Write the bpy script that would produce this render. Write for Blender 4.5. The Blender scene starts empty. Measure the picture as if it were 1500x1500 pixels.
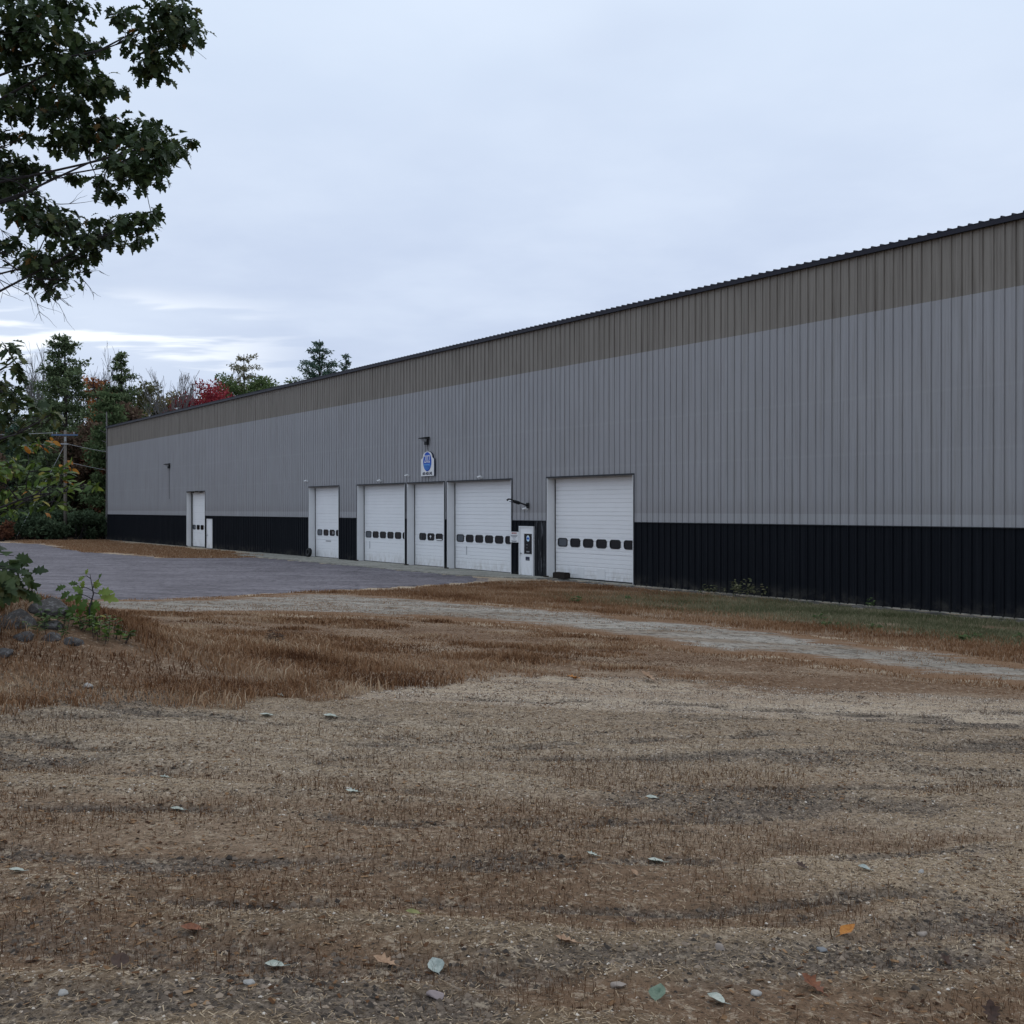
import bpy, bmesh, math, random
import numpy as np
from mathutils import Vector, Matrix, Euler
from mathutils.geometry import delaunay_2d_cdt

sc = bpy.context.scene
C = sc.collection
R = math.radians
rnd = random.Random(7)
rg = np.random.default_rng(11)

# ------------------------------------------------------------------ camera
cd = bpy.data.cameras.new('camera'); cam = bpy.data.objects.new('camera', cd); C.objects.link(cam)
cam.location = (0, 0, 2.94)
cam.rotation_euler = (R(90 - 0.17), 0, 0)
cd.sensor_width = 36; cd.lens = 36; cd.clip_start = .05; cd.clip_end = 3000
sc.camera = cam
sc.view_settings.view_transform = 'Standard'; sc.view_settings.look = 'None'
sc.view_settings.exposure = 0.22; sc.view_settings.gamma = 1
sc.view_settings.use_curve_mapping = False

# ------------------------------------------------------------------ sky
world = bpy.data.worlds.new('World'); sc.world = world; world.use_nodes = True
wn = world.node_tree; wn.nodes.clear()
def N(nt, typ, **kw):
    n = nt.nodes.new(typ)
    for k, v in kw.items():
        if k.startswith('i_'): n.inputs[int(k[2:])].default_value = v
        else: setattr(n, k, v)
    return n
def math_n(nt, op, a, b=None, clamp=False):
    n = nt.nodes.new('ShaderNodeMath'); n.operation = op; n.use_clamp = clamp
    for i, v in enumerate((a, b)):
        if v is None: continue
        if isinstance(v, (int, float)): n.inputs[i].default_value = v
        else: nt.links.new(v, n.inputs[i])
    return n.outputs[0]
def mixc(nt, f, a, b, blend='MIX'):
    n = nt.nodes.new('ShaderNodeMix'); n.data_type = 'RGBA'; n.blend_type = blend
    for idx, v in ((0, f), (6, a), (7, b)):
        if isinstance(v, (int, float)): n.inputs[idx].default_value = v
        elif isinstance(v, (tuple, list)): n.inputs[idx].default_value = tuple(v) + (1,)
        else: nt.links.new(v, n.inputs[idx])
    return n.outputs[2]
def sstep(nt, v, a, b, c=0., d=1.):
    n = nt.nodes.new('ShaderNodeMapRange'); n.interpolation_type = 'SMOOTHSTEP'
    nt.links.new(v, n.inputs[0])
    for i, x in enumerate((a, b, c, d)): n.inputs[i + 1].default_value = x
    return n.outputs[0]
SUN_EL, SUN_AZ = R(52), R(12)          # azimuth from +Y towards +X
sky = N(wn, 'ShaderNodeTexSky', sky_type='NISHITA', sun_disc=False, sun_elevation=SUN_EL, sun_rotation=SUN_AZ)
tc = N(wn, 'ShaderNodeTexCoord'); sep = N(wn, 'ShaderNodeSeparateXYZ')
wn.links.new(tc.outputs['Generated'], sep.inputs[0])
z = sep.outputs[2]
# cloud deck: position where the view ray meets a layer overhead
zc = math_n(wn, 'ADD', math_n(wn, 'MAXIMUM', z, 0.0), 0.09)
comb = N(wn, 'ShaderNodeCombineXYZ')
wn.links.new(math_n(wn, 'DIVIDE', sep.outputs[0], zc), comb.inputs[0])
wn.links.new(math_n(wn, 'DIVIDE', sep.outputs[1], zc), comb.inputs[1])
n1 = N(wn, 'ShaderNodeTexNoise'); n1.inputs['Scale'].default_value = 1.1; n1.inputs['Detail'].default_value = 5; n1.inputs['Roughness'].default_value = .55
wn.links.new(comb.outputs[0], n1.inputs['Vector'])
n2 = N(wn, 'ShaderNodeTexNoise'); n2.inputs['Scale'].default_value = 3.0; n2.inputs['Detail'].default_value = 4; n2.inputs['Roughness'].default_value = .5; n2.inputs['Distortion'].default_value = .3
mp2 = N(wn, 'ShaderNodeMapping'); mp2.inputs['Scale'].default_value = (.5, 1, 1); wn.links.new(comb.outputs[0], mp2.inputs[0]); wn.links.new(mp2.outputs[0], n2.inputs['Vector'])
base = mixc(wn, sstep(wn, z, .12, .62), (4.95, 5.7, 7.3), (6.6, 7.65, 9.0))
base = mixc(wn, sstep(wn, n1.outputs[0], .34, .68, 0., .38), base, (7.2, 8.0, 9.2))
n3 = N(wn, 'ShaderNodeTexNoise'); n3.inputs['Scale'].default_value = .8; n3.inputs['Detail'].default_value = 4; wn.links.new(comb.outputs[0], n3.inputs['Vector'])
base = mixc(wn, sstep(wn, n3.outputs[0], .50, .72, 0, .45), base, (4.9, 5.65, 7.2))
base = mixc(wn, sstep(wn, z, .18, .02, 0, .55), base, (6.2, 7.0, 8.4))
# bright breaks low over the western horizon
west = sstep(wn, sep.outputs[0], -.17, -.34)
band = math_n(wn, 'MULTIPLY', sstep(wn, z, .105, .135), sstep(wn, z, .205, .165))
gap = math_n(wn, 'MULTIPLY', math_n(wn, 'MULTIPLY', band, west), sstep(wn, n2.outputs[0], .49, .60))
base = mixc(wn, gap, base, (9.6, 9.9, 10.3))
veil = math_n(wn, 'MULTIPLY', math_n(wn, 'MULTIPLY', band, west), .25)
base = mixc(wn, veil, base, (7.6, 8.4, 9.6))
mixs = mixc(wn, .93, sky.outputs[0], base)
bg = N(wn, 'ShaderNodeBackground'); bg.inputs[1].default_value = 0.1
wn.links.new(mixs, bg.inputs[0])
out = N(wn, 'ShaderNodeOutputWorld'); wn.links.new(bg.outputs[0], out.inputs[0])

sd = bpy.data.lights.new('sun', 'SUN'); so = bpy.data.objects.new('sun', sd); C.objects.link(so)
sd.energy = 0.5; sd.angle = R(60); sd.color = (1, .97, .93)
dirv = Vector((math.sin(SUN_AZ) * math.cos(SUN_EL), math.cos(SUN_AZ) * math.cos(SUN_EL), math.sin(SUN_EL)))
so.rotation_euler = dirv.to_track_quat('Z', 'Y').to_euler()
so.location = (0, 0, 60)

# ------------------------------------------------------------------ helpers
def tag(o, label=None, cat=None, group=None, kind=None):
    if label: o['label'] = label
    if cat: o['category'] = cat
    if group: o['group'] = group
    if kind: o['kind'] = kind
    return o
def link(o, parent=None):
    C.objects.link(o)
    if parent is not None: o.parent = parent
    return o
def empty(name, loc=(0, 0, 0), rz=0.):
    o = bpy.data.objects.new(name, None); C.objects.link(o); o.location = loc; o.rotation_euler = (0, 0, rz); o.empty_display_size = .2
    return o
def mesh_np(name, V, F, mats=(), tint=None, smooth=False, midx=None):
    """V (n,3), F (m,k) equal sided or list of lists"""
    me = bpy.data.meshes.new(name)
    V = np.asarray(V, np.float32)
    if isinstance(F, np.ndarray):
        m, k = F.shape
        me.vertices.add(len(V)); me.vertices.foreach_set('co', V.ravel())
        me.loops.add(m * k); me.polygons.add(m)
        me.loops.foreach_set('vertex_index', F.astype(np.int32).ravel())
        me.polygons.foreach_set('loop_start', np.arange(0, m * k, k, dtype=np.int32))
        me.polygons.foreach_set('loop_total', np.full(m, k, np.int32))
        me.update(calc_edges=True); me.validate()
    else:
        me.from_pydata([tuple(v) for v in V], [], F)
    for mm in mats: me.materials.append(mm)
    if midx is not None: me.polygons.foreach_set('material_index', np.asarray(midx, np.int32))
    if tint is not None:
        a = me.attributes.new('tint', 'FLOAT', 'FACE'); a.data.foreach_set('value', np.asarray(tint, np.float32))
    if smooth: me.polygons.foreach_set('use_smooth', np.ones(len(me.polygons), bool))
    return me
class MB:
    """mesh collector"""
    def __init__(s): s.v = []; s.f = []; s.m = []
    def add(s, vs, fs, mi=0):
        b = len(s.v); s.v += [tuple(v) for v in vs]; s.f += [[b + i for i in f] for f in fs]; s.m += [mi] * len(fs)
        return s
    def box(s, x0, x1, y0, y1, z0, z1, mi=0):
        return s.add([(x0,y0,z0),(x1,y0,z0),(x1,y1,z0),(x0,y1,z0),(x0,y0,z1),(x1,y0,z1),(x1,y1,z1),(x0,y1,z1)],
                     [(0,3,2,1),(4,5,6,7),(0,1,5,4),(1,2,6,5),(2,3,7,6),(3,0,4,7)], mi)
    def tube(s, pts, rad, n=6, mi=0, cap=True):
        pts = [Vector(p) for p in pts]
        if not isinstance(rad, (list, tuple)): rad = [rad] * len(pts)
        b = len(s.v)
        up = Vector((0, 0, 1))
        for i, p in enumerate(pts):
            d = (pts[min(i + 1, len(pts) - 1)] - pts[max(i - 1, 0)])
            if d.length < 1e-6: d = Vector((0, 0, 1))
            d.normalize()
            a = d.cross(up if abs(d.z) < .95 else Vector((1, 0, 0))).normalized(); c = a.cross(d)
            for k in range(n):
                t = 2 * math.pi * k / n
                s.v.append(tuple(p + (a * math.cos(t) + c * math.sin(t)) * rad[i]))
        for i in range(len(pts) - 1):
            for k in range(n):
                k2 = (k + 1) % n
                s.f.append([b + i * n + k, b + i * n + k2, b + (i + 1) * n + k2, b + (i + 1) * n + k]); s.m.append(mi)
        if cap:
            s.f.append([b + k for k in range(n)][::-1]); s.m.append(mi)
            s.f.append([b + (len(pts) - 1) * n + k for k in range(n)]); s.m.append(mi)
        return s
    def prism(s, poly, y0, y1, mi=0, axis='y'):
        """poly: list of (x,z), extruded along y"""
        n = len(poly); b = len(s.v)
        for yy in (y0, y1):
            for (a, c) in poly: s.v.append((a, yy, c))
        s.f.append([b + i for i in range(n)]); s.m.append(mi)
        s.f.append([b + n + i for i in range(n)][::-1]); s.m.append(mi)
        for i in range(n):
            j = (i + 1) % n
            s.f.append([b + j, b + i, b + n + i, b + n + j]); s.m.append(mi)
        return s
    def mesh(s, name, mats, smooth=False):
        me = bpy.data.meshes.new(name); me.from_pydata(s.v, [], s.f)
        for m in mats: me.materials.append(m)
        me.polygons.foreach_set('material_index', np.array(s.m, np.int32))
        if smooth: me.polygons.foreach_set('use_smooth', np.ones(len(s.f), bool))
        return me
    def build(s, name, mats, parent=None, smooth=False):
        if not isinstance(mats, (list, tuple)): mats = [mats]
        return link(bpy.data.objects.new(name, s.mesh(name, mats, smooth)), parent)

# value noise -------------------------------------------------------
_T = rg.random((256, 256)).astype(np.float64)
def vnoise(x, y):
    x = np.asarray(x, float); y = np.asarray(y, float)
    xi = np.floor(x).astype(int); yi = np.floor(y).astype(int); fx = x - xi; fy = y - yi
    fx = fx * fx * (3 - 2 * fx); fy = fy * fy * (3 - 2 * fy)
    g = lambda a, b: _T[a & 255, b & 255]
    return (g(xi, yi) * (1 - fx) + g(xi + 1, yi) * fx) * (1 - fy) + (g(xi, yi + 1) * (1 - fx) + g(xi + 1, yi + 1) * fx) * fy
def fbm(x, y, o=4):
    s = 0; a = .5; t = 0
    for i in range(o):
        s = s + a * vnoise(x * 2 ** i + 17.3 * i, y * 2 ** i + 5.1 * i); t += a; a *= .5
    return s / t
def nss(a, b, v):
    t = np.clip((np.asarray(v, float) - a) / (b - a), 0, 1); return t * t * (3 - 2 * t)

# facade frame
DX, DY = -0.5948, 0.8038; NX, NY = 0.8038, 0.5948; BX, BY = 13.57, 27.14
PW = NX * BX + NY * BY
def perp(x, y): return PW - (NX * x + NY * y)
def along(x, y): return (x - BX) * DX + (y - BY) * DY
def H0(x, y):
    x = np.asarray(x, float); y = np.asarray(y, float)
    p = np.clip(perp(x, y) / 26., 0, 1)
    zz = 1.34 * p * (1 - nss(12, 60, y))
    return zz + .75 * np.exp(-(((x + 6.2) / 2.2) ** 2 + ((y - 11.5) / 2.0) ** 2))
def rutmask(x, y):
    """long worn tracks, running roughly across the yard, slightly slanting"""
    xr = x + .12 * y; yr = y - .10 * x + .35 * np.sin(x * .45 + .4 * y)
    a = fbm(xr * .42 + 3, yr * 1.9 + 7, 4)
    b = fbm(xr * 1.5 + 30, yr * 3.2 + 2, 3)
    f = .03 * nss(5, 7, y)
    wide = nss(.575 - f, .69 - f, a * .72 + b * .28)
    # narrow tyre scrapes: crests of a stretched field, broken up
    t = fbm(xr * .30 + 50, yr * 1.25 + 20 - .25 * xr, 3)
    thin = nss(.075, .0, np.abs((t * 3.4) % 1. - .5)) * nss(.44, .58, fbm(xr * .7 + 8, yr * 1.4 + 60, 4))
    # worn tyre ruts sweeping across the yard: (y at x=0, slope, bend, x from, x to, half width)
    tr = np.zeros(np.shape(x))
    for (c0, c1, c2, xa, xb, w) in ((7.35, .20, .03, -.6, 4.6, .075), (8.15, .17, .03, .4, 5.4, .07), (9.0, .13, .012, 1.2, 6., .08), (9.9, .07, -.01, -.8, 5., .07), (6.55, .12, .02, 1.0, 4.2, .06),
                                    (5.75, .06, .015, -3., 1.6, .06), (6.9, -.05, .01, -4.2, -.4, .07), (5.05, .10, .02, -2.6, 2.8, .05), (4.45, .05, .02, -2.4, 2.4, .045), (8.4, .03, .02, -4.5, -1.0, .08), (7.8, .22, .05, -2.2, 1.6, .06)):
        d = np.abs(y - (c0 + c1 * x + c2 * x * x + (fbm(x * 1.1 + c0 * 9, y * .2, 2) - .5) * .35))
        tr = np.maximum(tr, nss(w * 1.5, w * .5, d) * nss(xa, xa + .6, x) * nss(xb, xb - .6, x) * nss(.34, .52, fbm(x * 1.3 + c0 * 5, y * 3.5, 3)))
    return np.maximum(np.maximum(wide * .8, thin * .5), tr)
def bandmask(x, y):
    """low swells of the yard: stubble and dark soil keep to the hollows"""
    xr = x + .1 * y; yr = y - .07 * x + .16 * np.sin(x * .9 + 1.)
    return nss(.455, .575, fbm(xr * .26 + 70, yr * 1.55 + 13.4, 3) * .8 + .2 * fbm(xr * 1.6, yr * 3.5 + 8, 3))
def relief(x, y):
    fade = 1 - nss(11, 17, np.hypot(x, y))
    r = (fbm(x * 1.1, y * 1.6, 3) - .5) * .05 + (fbm(x * 5, y * 7, 3) - .5) * .022 - rutmask(x, y) * .022 - bandmask(x, y) * .03
    return r * fade
def H(x, y): return H0(x, y) + relief(np.asarray(x, float), np.asarray(y, float))
def Hs(x, y): return float(H(x, y))
def inpoly(x, y, poly):
    x = np.asarray(x, float); y = np.asarray(y, float); ins = np.zeros(x.shape, bool)
    n = len(poly)
    for i in range(n):
        x0, y0 = poly[i]; x1, y1 = poly[(i + 1) % n]
        if y0 == y1: continue
        c = ((y0 > y) != (y1 > y)) & (x < (x1 - x0) * (y - y0) / (y1 - y0) + x0)
        ins ^= c
    return ins

# ------------------------------------------------------------------ materials
def newmat(name, rough=.8, spec=.3):
    m = bpy.data.materials.new(name); m.use_nodes = True
    b = m.node_tree.nodes['Principled BSDF']; b.inputs['Roughness'].default_value = rough
    b.inputs['Specular IOR Level'].default_value = spec
    return m, m.node_tree, b
def noise(nt, scale, detail=3, rough=.55, vec=None, mscale=None):
    n = N(nt, 'ShaderNodeTexNoise'); n.inputs['Scale'].default_value = scale; n.inputs['Detail'].default_value = detail; n.inputs['Roughness'].default_value = rough
    if vec is None:
        vec = N(nt, 'ShaderNodeNewGeometry').outputs['Position']
    if mscale is not None:
        mp = N(nt, 'ShaderNodeMapping'); mp.inputs['Scale'].default_value = mscale
        if len(mscale) == 3: pass
        nt.links.new(vec, mp.inputs[0]); vec = mp.outputs[0]
    nt.links.new(vec, n.inputs['Vector'])
    return n.outputs[0]
def plain(name, col, rough=.7, spec=.3, var=.12, scale=6., metallic=0):
    m, nt, b = newmat(name, rough, spec)
    f = noise(nt, scale, 4)
    lo = tuple(c * (1 - var) for c in col); hi = tuple(min(1, c * (1 + var)) for c in col)
    nt.links.new(mixc(nt, f, lo, hi), b.inputs['Base Color']); b.inputs['Metallic'].default_value = metallic
    return m
def bump(nt, b, h, strength=.3, dist=.02):
    n = N(nt, 'ShaderNodeBump'); n.inputs['Strength'].default_value = strength; n.inputs['Distance'].default_value = dist
    nt.links.new(h, n.inputs['Height']); nt.links.new(n.outputs[0], b.inputs['Normal'])
def attr(nt, name):
    return N(nt, 'ShaderNodeAttribute', attribute_name=name).outputs['Fac']
def ramp(nt, f, stops):
    n = N(nt, 'ShaderNodeValToRGB'); e = n.color_ramp.elements
    while len(e) < len(stops): e.new(.5)
    for i, (p, c) in enumerate(stops): e[i].position = p; e[i].color = tuple(c) + (1,)
    nt.links.new(f, n.inputs[0]); return n.outputs[0]
def tintmat(name, stops, rough=.7, trans=0.0, spec=.25):
    m, nt, b = newmat(name, rough, spec)
    c = ramp(nt, attr(nt, 'tint'), stops)
    nt.links.new(c, b.inputs['Base Color'])
    if trans:
        tr = N(nt, 'ShaderNodeBsdfTranslucent'); nt.links.new(c, tr.inputs[0])
        mx = N(nt, 'ShaderNodeMixShader'); mx.inputs[0].default_value = trans
        o = nt.nodes['Material Output']
        nt.links.new(b.outputs[0], mx.inputs[1]); nt.links.new(tr.outputs[0], mx.inputs[2]); nt.links.new(mx.outputs[0], o.inputs[0])
    return m

# sheet metal
def wallmat(name, lo, hi, dirt, lightband=False, rough=.5, spec=.35):
    m, nt, b = newmat(name, rough, spec)
    geo = N(nt, 'ShaderNodeNewGeometry').outputs['Position']
    c = mixc(nt, noise(nt, .35, 3, vec=geo), lo, hi)
    st = noise(nt, 9., 3, .6, vec=geo, mscale=(1, 1, .035))
    c = mixc(nt, sstep(nt, st, .42, .72, 0, .45 if lightband else .85), c, dirt)
    sp = N(nt, 'ShaderNodeSeparateXYZ'); nt.links.new(geo, sp.inputs[0])
    if lightband:   # cleaner strip and dust line just above the skirt, faint lines at the girts
        z_ = sp.outputs[2]
        cl = math_n(nt, 'MULTIPLY', sstep(nt, z_, 2.80, 2.76), .2)
        c = mixc(nt, cl, c, tuple(min(1, v * 1.35) for v in hi))
        dl = math_n(nt, 'MULTIPLY', sstep(nt, z_, 2.76, 2.80), sstep(nt, z_, 3.5, 2.8))
        c = mixc(nt, math_n(nt, 'MULTIPLY', dl, .3), c, dirt)
        for g in (4.6, 6.3):
            gl = math_n(nt, 'MULTIPLY', sstep(nt, z_, g - .06, g), sstep(nt, z_, g + .12, g))
            c = mixc(nt, math_n(nt, 'MULTIPLY', gl, .07), c, tuple(min(1, v * 1.4) for v in hi))
    if name == 'navy_steel':     # mud splash and dust along the foot
        ms = math_n(nt, 'MULTIPLY', sstep(nt, sp.outputs[2], .55, .0), sstep(nt, noise(nt, 2.2, 5, .7, vec=geo), .40, .68))
        c = mixc(nt, math_n(nt, 'MULTIPLY', ms, .6), c, (.085, .080, .068))
    nt.links.new(c, b.inputs['Base Color'])
    bump(nt, b, noise(nt, .9, 2, vec=geo), .22, .06)
    return m
M_GREY = wallmat('grey_steel', (.30, .298, .310), (.355, .351, .362), (.235, .225, .215), True)
M_DARK = wallmat('navy_steel', (.0072, .0086, .012), (.0102, .0118, .0155), (.014, .016, .020), rough=.65, spec=.07)
M_TAN = wallmat('weathered_tan_panel', (.208, .186, .160), (.265, .240, .210), (.150, .130, .110), rough=.6)
M_ROOF = plain('dark_blue_roof', (.010, .010, .020), .5, .3, .2, 3)
M_WHITE = plain('white_paint', (.74, .74, .74), .5, .35, .04, 2.)
m, nt, b = newmat('white_door_paint', .45, .4)
_p = N(nt, 'ShaderNodeNewGeometry').outputs['Position']
c = mixc(nt, noise(nt, 1.2, 4, vec=_p), (.78, .785, .79), (.85, .85, .855))
_s = N(nt, 'ShaderNodeSeparateXYZ'); nt.links.new(_p, _s.inputs[0])
dz = math_n(nt, 'MULTIPLY', sstep(nt, _s.outputs[2], .75, .05), sstep(nt, noise(nt, 5., 4, .65, vec=_p, mscale=(1, 1, .4)), .35, .75))
c = mixc(nt, math_n(nt, 'MULTIPLY', dz, .55), c, (.38, .34, .28))
nt.links.new(c, b.inputs['Base Color']); M_DOOR = m
M_BLACK = plain('black_rubber', (.012, .012, .013), .6, .3)
M_GLASS, nt, b = newmat('dark_glass', .08, .6); b.inputs['Base Color'].default_value = (.008, .009, .011, 1)
M_BLUE = plain('sign_blue', (.004, .075, .45), .5, .3, .1)
M_LTBLUE = plain('sign_light_blue', (.62, .80, .92), .5, .3, .05)
M_MIDBLUE = plain('sign_mid_blue', (.13, .36, .72), .5, .3, .05)
M_NAVY = plain('sign_navy', (.01, .014, .04), .5, .3)
M_RED = plain('sign_red', (.35, .06, .05), .6, .3)
M_GREYM = plain('galvanised', (.35, .36, .37), .45, .4)
M_WOODP = plain('weathered_pole', (.16, .14, .12), .85, .1, .3, 5)
M_BLOCK = plain('dark_timber', (.03, .024, .02), .85, .1, .3, 8)
M_XARM = plain('blue_grey_crossarm', (.08, .13, .22), .7, .2)
M_ROOFTRIM = plain('trim_dark', (.02, .021, .026), .5, .3)

# ground
M_GROUND, nt, b = newmat('yard_soil', .95, .12)
P = N(nt, 'ShaderNodeNewGeometry').outputs['Position']
big = noise(nt, .55, 4, .6, P, (1, 2.2, 1)); med = noise(nt, 4.5, 4, .6, P, (1, 1.8, 1)); fine = noise(nt, 42., 5, .85, P); fine2 = noise(nt, 130., 3, .8, P); mid2 = noise(nt, 14., 4, .85, P)
c = mixc(nt, sstep(nt, big, .3, .7), (.41, .30, .20), (.57, .45, .32))
c = mixc(nt, sstep(nt, med, .45, .8, 0, .5), c, (.22, .135, .075))
c = mixc(nt, math_n(nt, 'MULTIPLY', attr(nt, 'pale'), .75), c, mixc(nt, med, (.39, .305, .225), (.54, .445, .335)))
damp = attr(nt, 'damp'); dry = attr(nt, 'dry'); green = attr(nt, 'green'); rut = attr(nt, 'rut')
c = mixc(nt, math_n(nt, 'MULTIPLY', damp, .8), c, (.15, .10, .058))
drygr = mixc(nt, med, (.135, .072, .038), (.25, .155, .095))
c = mixc(nt, dry, c, drygr)
grn = mixc(nt, med, (.10, .098, .052), (.185, .165, .095))
c = mixc(nt, green, c, grn)
rk = mixc(nt, sstep(nt, fine, .42, .62), (.035, .029, .026), (.19, .155, .125))
c = mixc(nt, math_n(nt, 'MULTIPLY', rut, .95), c, rk)
c = mixc(nt, sstep(nt, mid2, .47, .34, 0, .5), c, (.10, .068, .042))
c = mixc(nt, sstep(nt, fine, .50, .38, 0, .9), c, (.055, .038, .025))
c = mixc(nt, sstep(nt, mid2, .52, .66, 0, .55), c, (.56, .45, .325))
c = mixc(nt, sstep(nt, fine2, .58, .75, 0, .55), c, (.52, .43, .32))
nt.links.new(c, b.inputs['Base Color'])
bump(nt, b, math_n(nt, 'ADD', fine, math_n(nt, 'MULTIPLY', fine2, .5)), .8, .015)
def gravelmat(name, lo, hi, dark, s=28., patch=None, soil=None):
    m, nt, b = newmat(name, .95, .12)
    P = N(nt, 'ShaderNodeNewGeometry').outputs['Position']
    f = noise(nt, s, 4, .8, P); f2 = noise(nt, .25, 4, .6, P, (1, 1.6, 1)); f3 = noise(nt, 1.1, 5, .7, P, (.45, 1.3, 1)); f4 = noise(nt, 5., 4, .8, P, (1., .6, 1))
    c = mixc(nt, sstep(nt, f2, .3, .7), lo, hi)
    c = mixc(nt, sstep(nt, f3, .46, .64, 0, .75), c, patch or dark)
    c = mixc(nt, sstep(nt, f4, .50, .38, 0, .85), c, dark)
    c = mixc(nt, sstep(nt, f4, .56, .72, 0, .35), c, tuple(min(1, v * 1.5) for v in hi))
    c = mixc(nt, sstep(nt, f, .50, .34, 0, .8), c, dark)
    if soil:        # grown over towards its edges, in tongues
        e = math_n(nt, 'ADD', attr(nt, 'edge'), math_n(nt, 'MULTIPLY', math_n(nt, 'SUBTRACT', noise(nt, 1.3, 5, .7, P, (.5, 1.4, 1)), .5), 2.2))
        c = mixc(nt, sstep(nt, e, .62, .28), c, mixc(nt, f3, *soil))
    nt.links.new(c, b.inputs['Base Color']); bump(nt, b, f, .7, .02)
    return m
M_LOT = gravelmat('worn_asphalt', (.165, .148, .160), (.245, .223, .238), (.078, .070, .076), 14., (.108, .097, .104))
M_LANE = gravelmat('pale_gravel', (.27, .24, .20), (.39, .355, .305), (.10, .078, .058), 22., (.23, .165, .11), ((.16, .085, .045), (.26, .165, .10)))
M_CONC = gravelmat('concrete', (.29, .28, .24), (.41, .39, .335), (.2, .19, .165), 6.)
M_STRIPG = gravelmat('wall_gravel', (.15, .14, .125), (.23, .215, .195), (.05, .045, .04), 22.)

# vegetation
M_GRASS = tintmat('dry_grass', [(0, (.10, .045, .022)), (.35, (.24, .125, .062)), (.7, (.36, .225, .13)), (1, (.54, .41, .28))], .9, .15, .1)
M_GGRASS = tintmat('green_grass', [(0, (.075, .085, .038)), (.5, (.16, .16, .088)), (1, (.30, .26, .165))], .9, .15, .1)
M_STUB = tintmat('stubble', [(0, (.045, .022, .012)), (.5, (.13, .065, .032)), (1, (.30, .18, .095))], .95, .1, .1)
M_STRAW = tintmat('straw', [(0, (.07, .042, .024)), (.5, (.33, .235, .145)), (1, (.56, .44, .30))], .95, .1, .1)
M_PEB = tintmat('pebbles', [(0, (.04, .032, .026)), (.4, (.21, .16, .12)), (.75, (.42, .33, .245)), (1, (.60, .53, .45))], .9, 0, .2)
M_BARK = plain('bark', (.045, .038, .033), .9, .1, .35, 9)
M_BARKG = plain('grey_bark', (.17, .16, .155), .9, .1, .3, 9)
M_TWIG = plain('twig_bark', (.045, .040, .042), .9, .1, .3, 9)
M_OAK = tintmat('oak_leaf', [(0, (.020, .036, .014)), (.55, (.046, .076, .028)), (.88, (.095, .125, .042)), (.95, (.13, .09, .03)), (1, (.24, .11, .035))], .5, .28, .3)
M_BEECH = tintmat('green_leaf', [(0, (.045, .085, .015)), (.6, (.11, .18, .03)), (.9, (.22, .27, .05)), (1, (.32, .27, .055))], .5, .28, .35)
M_ORLEAF = tintmat('orange_leaf', [(0, (.32, .11, .015)), (1, (.50, .22, .03))], .55, .35, .3)
def crownmat(name, a, bcol, ccol):
    q = lambda c_: tuple(min(.6, v * 2.0) for v in c_)
    return tintmat(name, [(0, q(a)), (.6, q(bcol)), (1, q(ccol))], .8, .30, .1)
M_PINE = crownmat('pine_needles', (.032, .045, .022), (.075, .10, .052), (.14, .165, .085))
M_PINE2 = crownmat('blue_pine_needles', (.024, .042, .03), (.05, .082, .06), (.10, .14, .105))
M_LPINE = crownmat('bright_pine_needles', (.028, .044, .02), (.060, .085, .038), (.10, .125, .06))
M_DULLG = crownmat('dull_green_leaves', (.03, .032, .014), (.068, .068, .03), (.115, .105, .045))
M_OLIVE = crownmat('olive_leaves', (.05, .045, .018), (.10, .088, .034), (.16, .125, .05))
M_GRND = crownmat('green_leaves', (.028, .046, .017), (.064, .094, .036), (.12, .145, .06))
M_RUST = crownmat('rust_leaves', (.04, .018, .012), (.085, .038, .022), (.15, .07, .03))
M_BROWN = crownmat('brown_leaves', (.035, .022, .016), (.075, .050, .035), (.12, .085, .055))
M_REDL = crownmat('red_maple_leaves', (.08, .012, .017), (.17, .024, .031), (.26, .05, .055))
M_ORANGE = crownmat('orange_maple_leaves', (.14, .05, .02), (.26, .10, .035), (.34, .17, .06))
M_EPINE = crownmat('pale_pine_needles', (.06, .06, .035), (.13, .125, .08), (.20, .185, .125))
M_SHRUB = crownmat('shrub_leaves', (.020, .030, .017), (.042, .062, .034), (.075, .092, .05))
M_ROCK, nt, b = newmat('boulder', .9, .2)
P = N(nt, 'ShaderNodeNewGeometry').outputs['Position']
c = mixc(nt, noise(nt, 5., 5, .65, P), (.03, .027, .025), (.12, .11, .105))
c = mixc(nt, sstep(nt, noise(nt, 22., 3, .6, P), .5, .7, 0, .5), c, (.30, .29, .28))
nt.links.new(c, b.inputs['Base Color']); bump(nt, b, noise(nt, 14., 5, .65, P), .7, .03)

# ------------------------------------------------------------------ ground
def grid_axis(segs):
    """segs: list of (end, step) from start"""
    a = [segs[0][0]]
    for end, step in segs[1:]:
        n = max(1, int(round((end - a[-1]) / step))); a += list(np.linspace(a[-1], end, n + 1)[1:])
    return a
def grow(a, b, s, g=1.22):
    o = [a]
    while o[-1] < b: o.append(o[-1] + s); s *= g
    return o
xs = [-v for v in grow(60, 900, 2.)[::-1]] + grid_axis([(-60,), (-16, .8), (-6, .25), (6, .1), (16, .25), (32, .8)])[1:] + grow(32, 900, 2.)[1:]
ys = [-v for v in grow(0, 300, 1.)[::-1]] + grid_axis([(0,), (2.4, .3), (9, .06), (20, .14), (66, .65), (130, 1.6)])[1:] + grow(130, 1100, 3.)[1:]
X, Y = np.meshgrid(np.array(xs), np.array(ys))
Z = H(X, Y)
nx_, ny_ = X.shape[1], X.shape[0]
ii = (np.arange(ny_ - 1)[:, None] * nx_ + np.arange(nx_ - 1)[None, :]).ravel()
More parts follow.
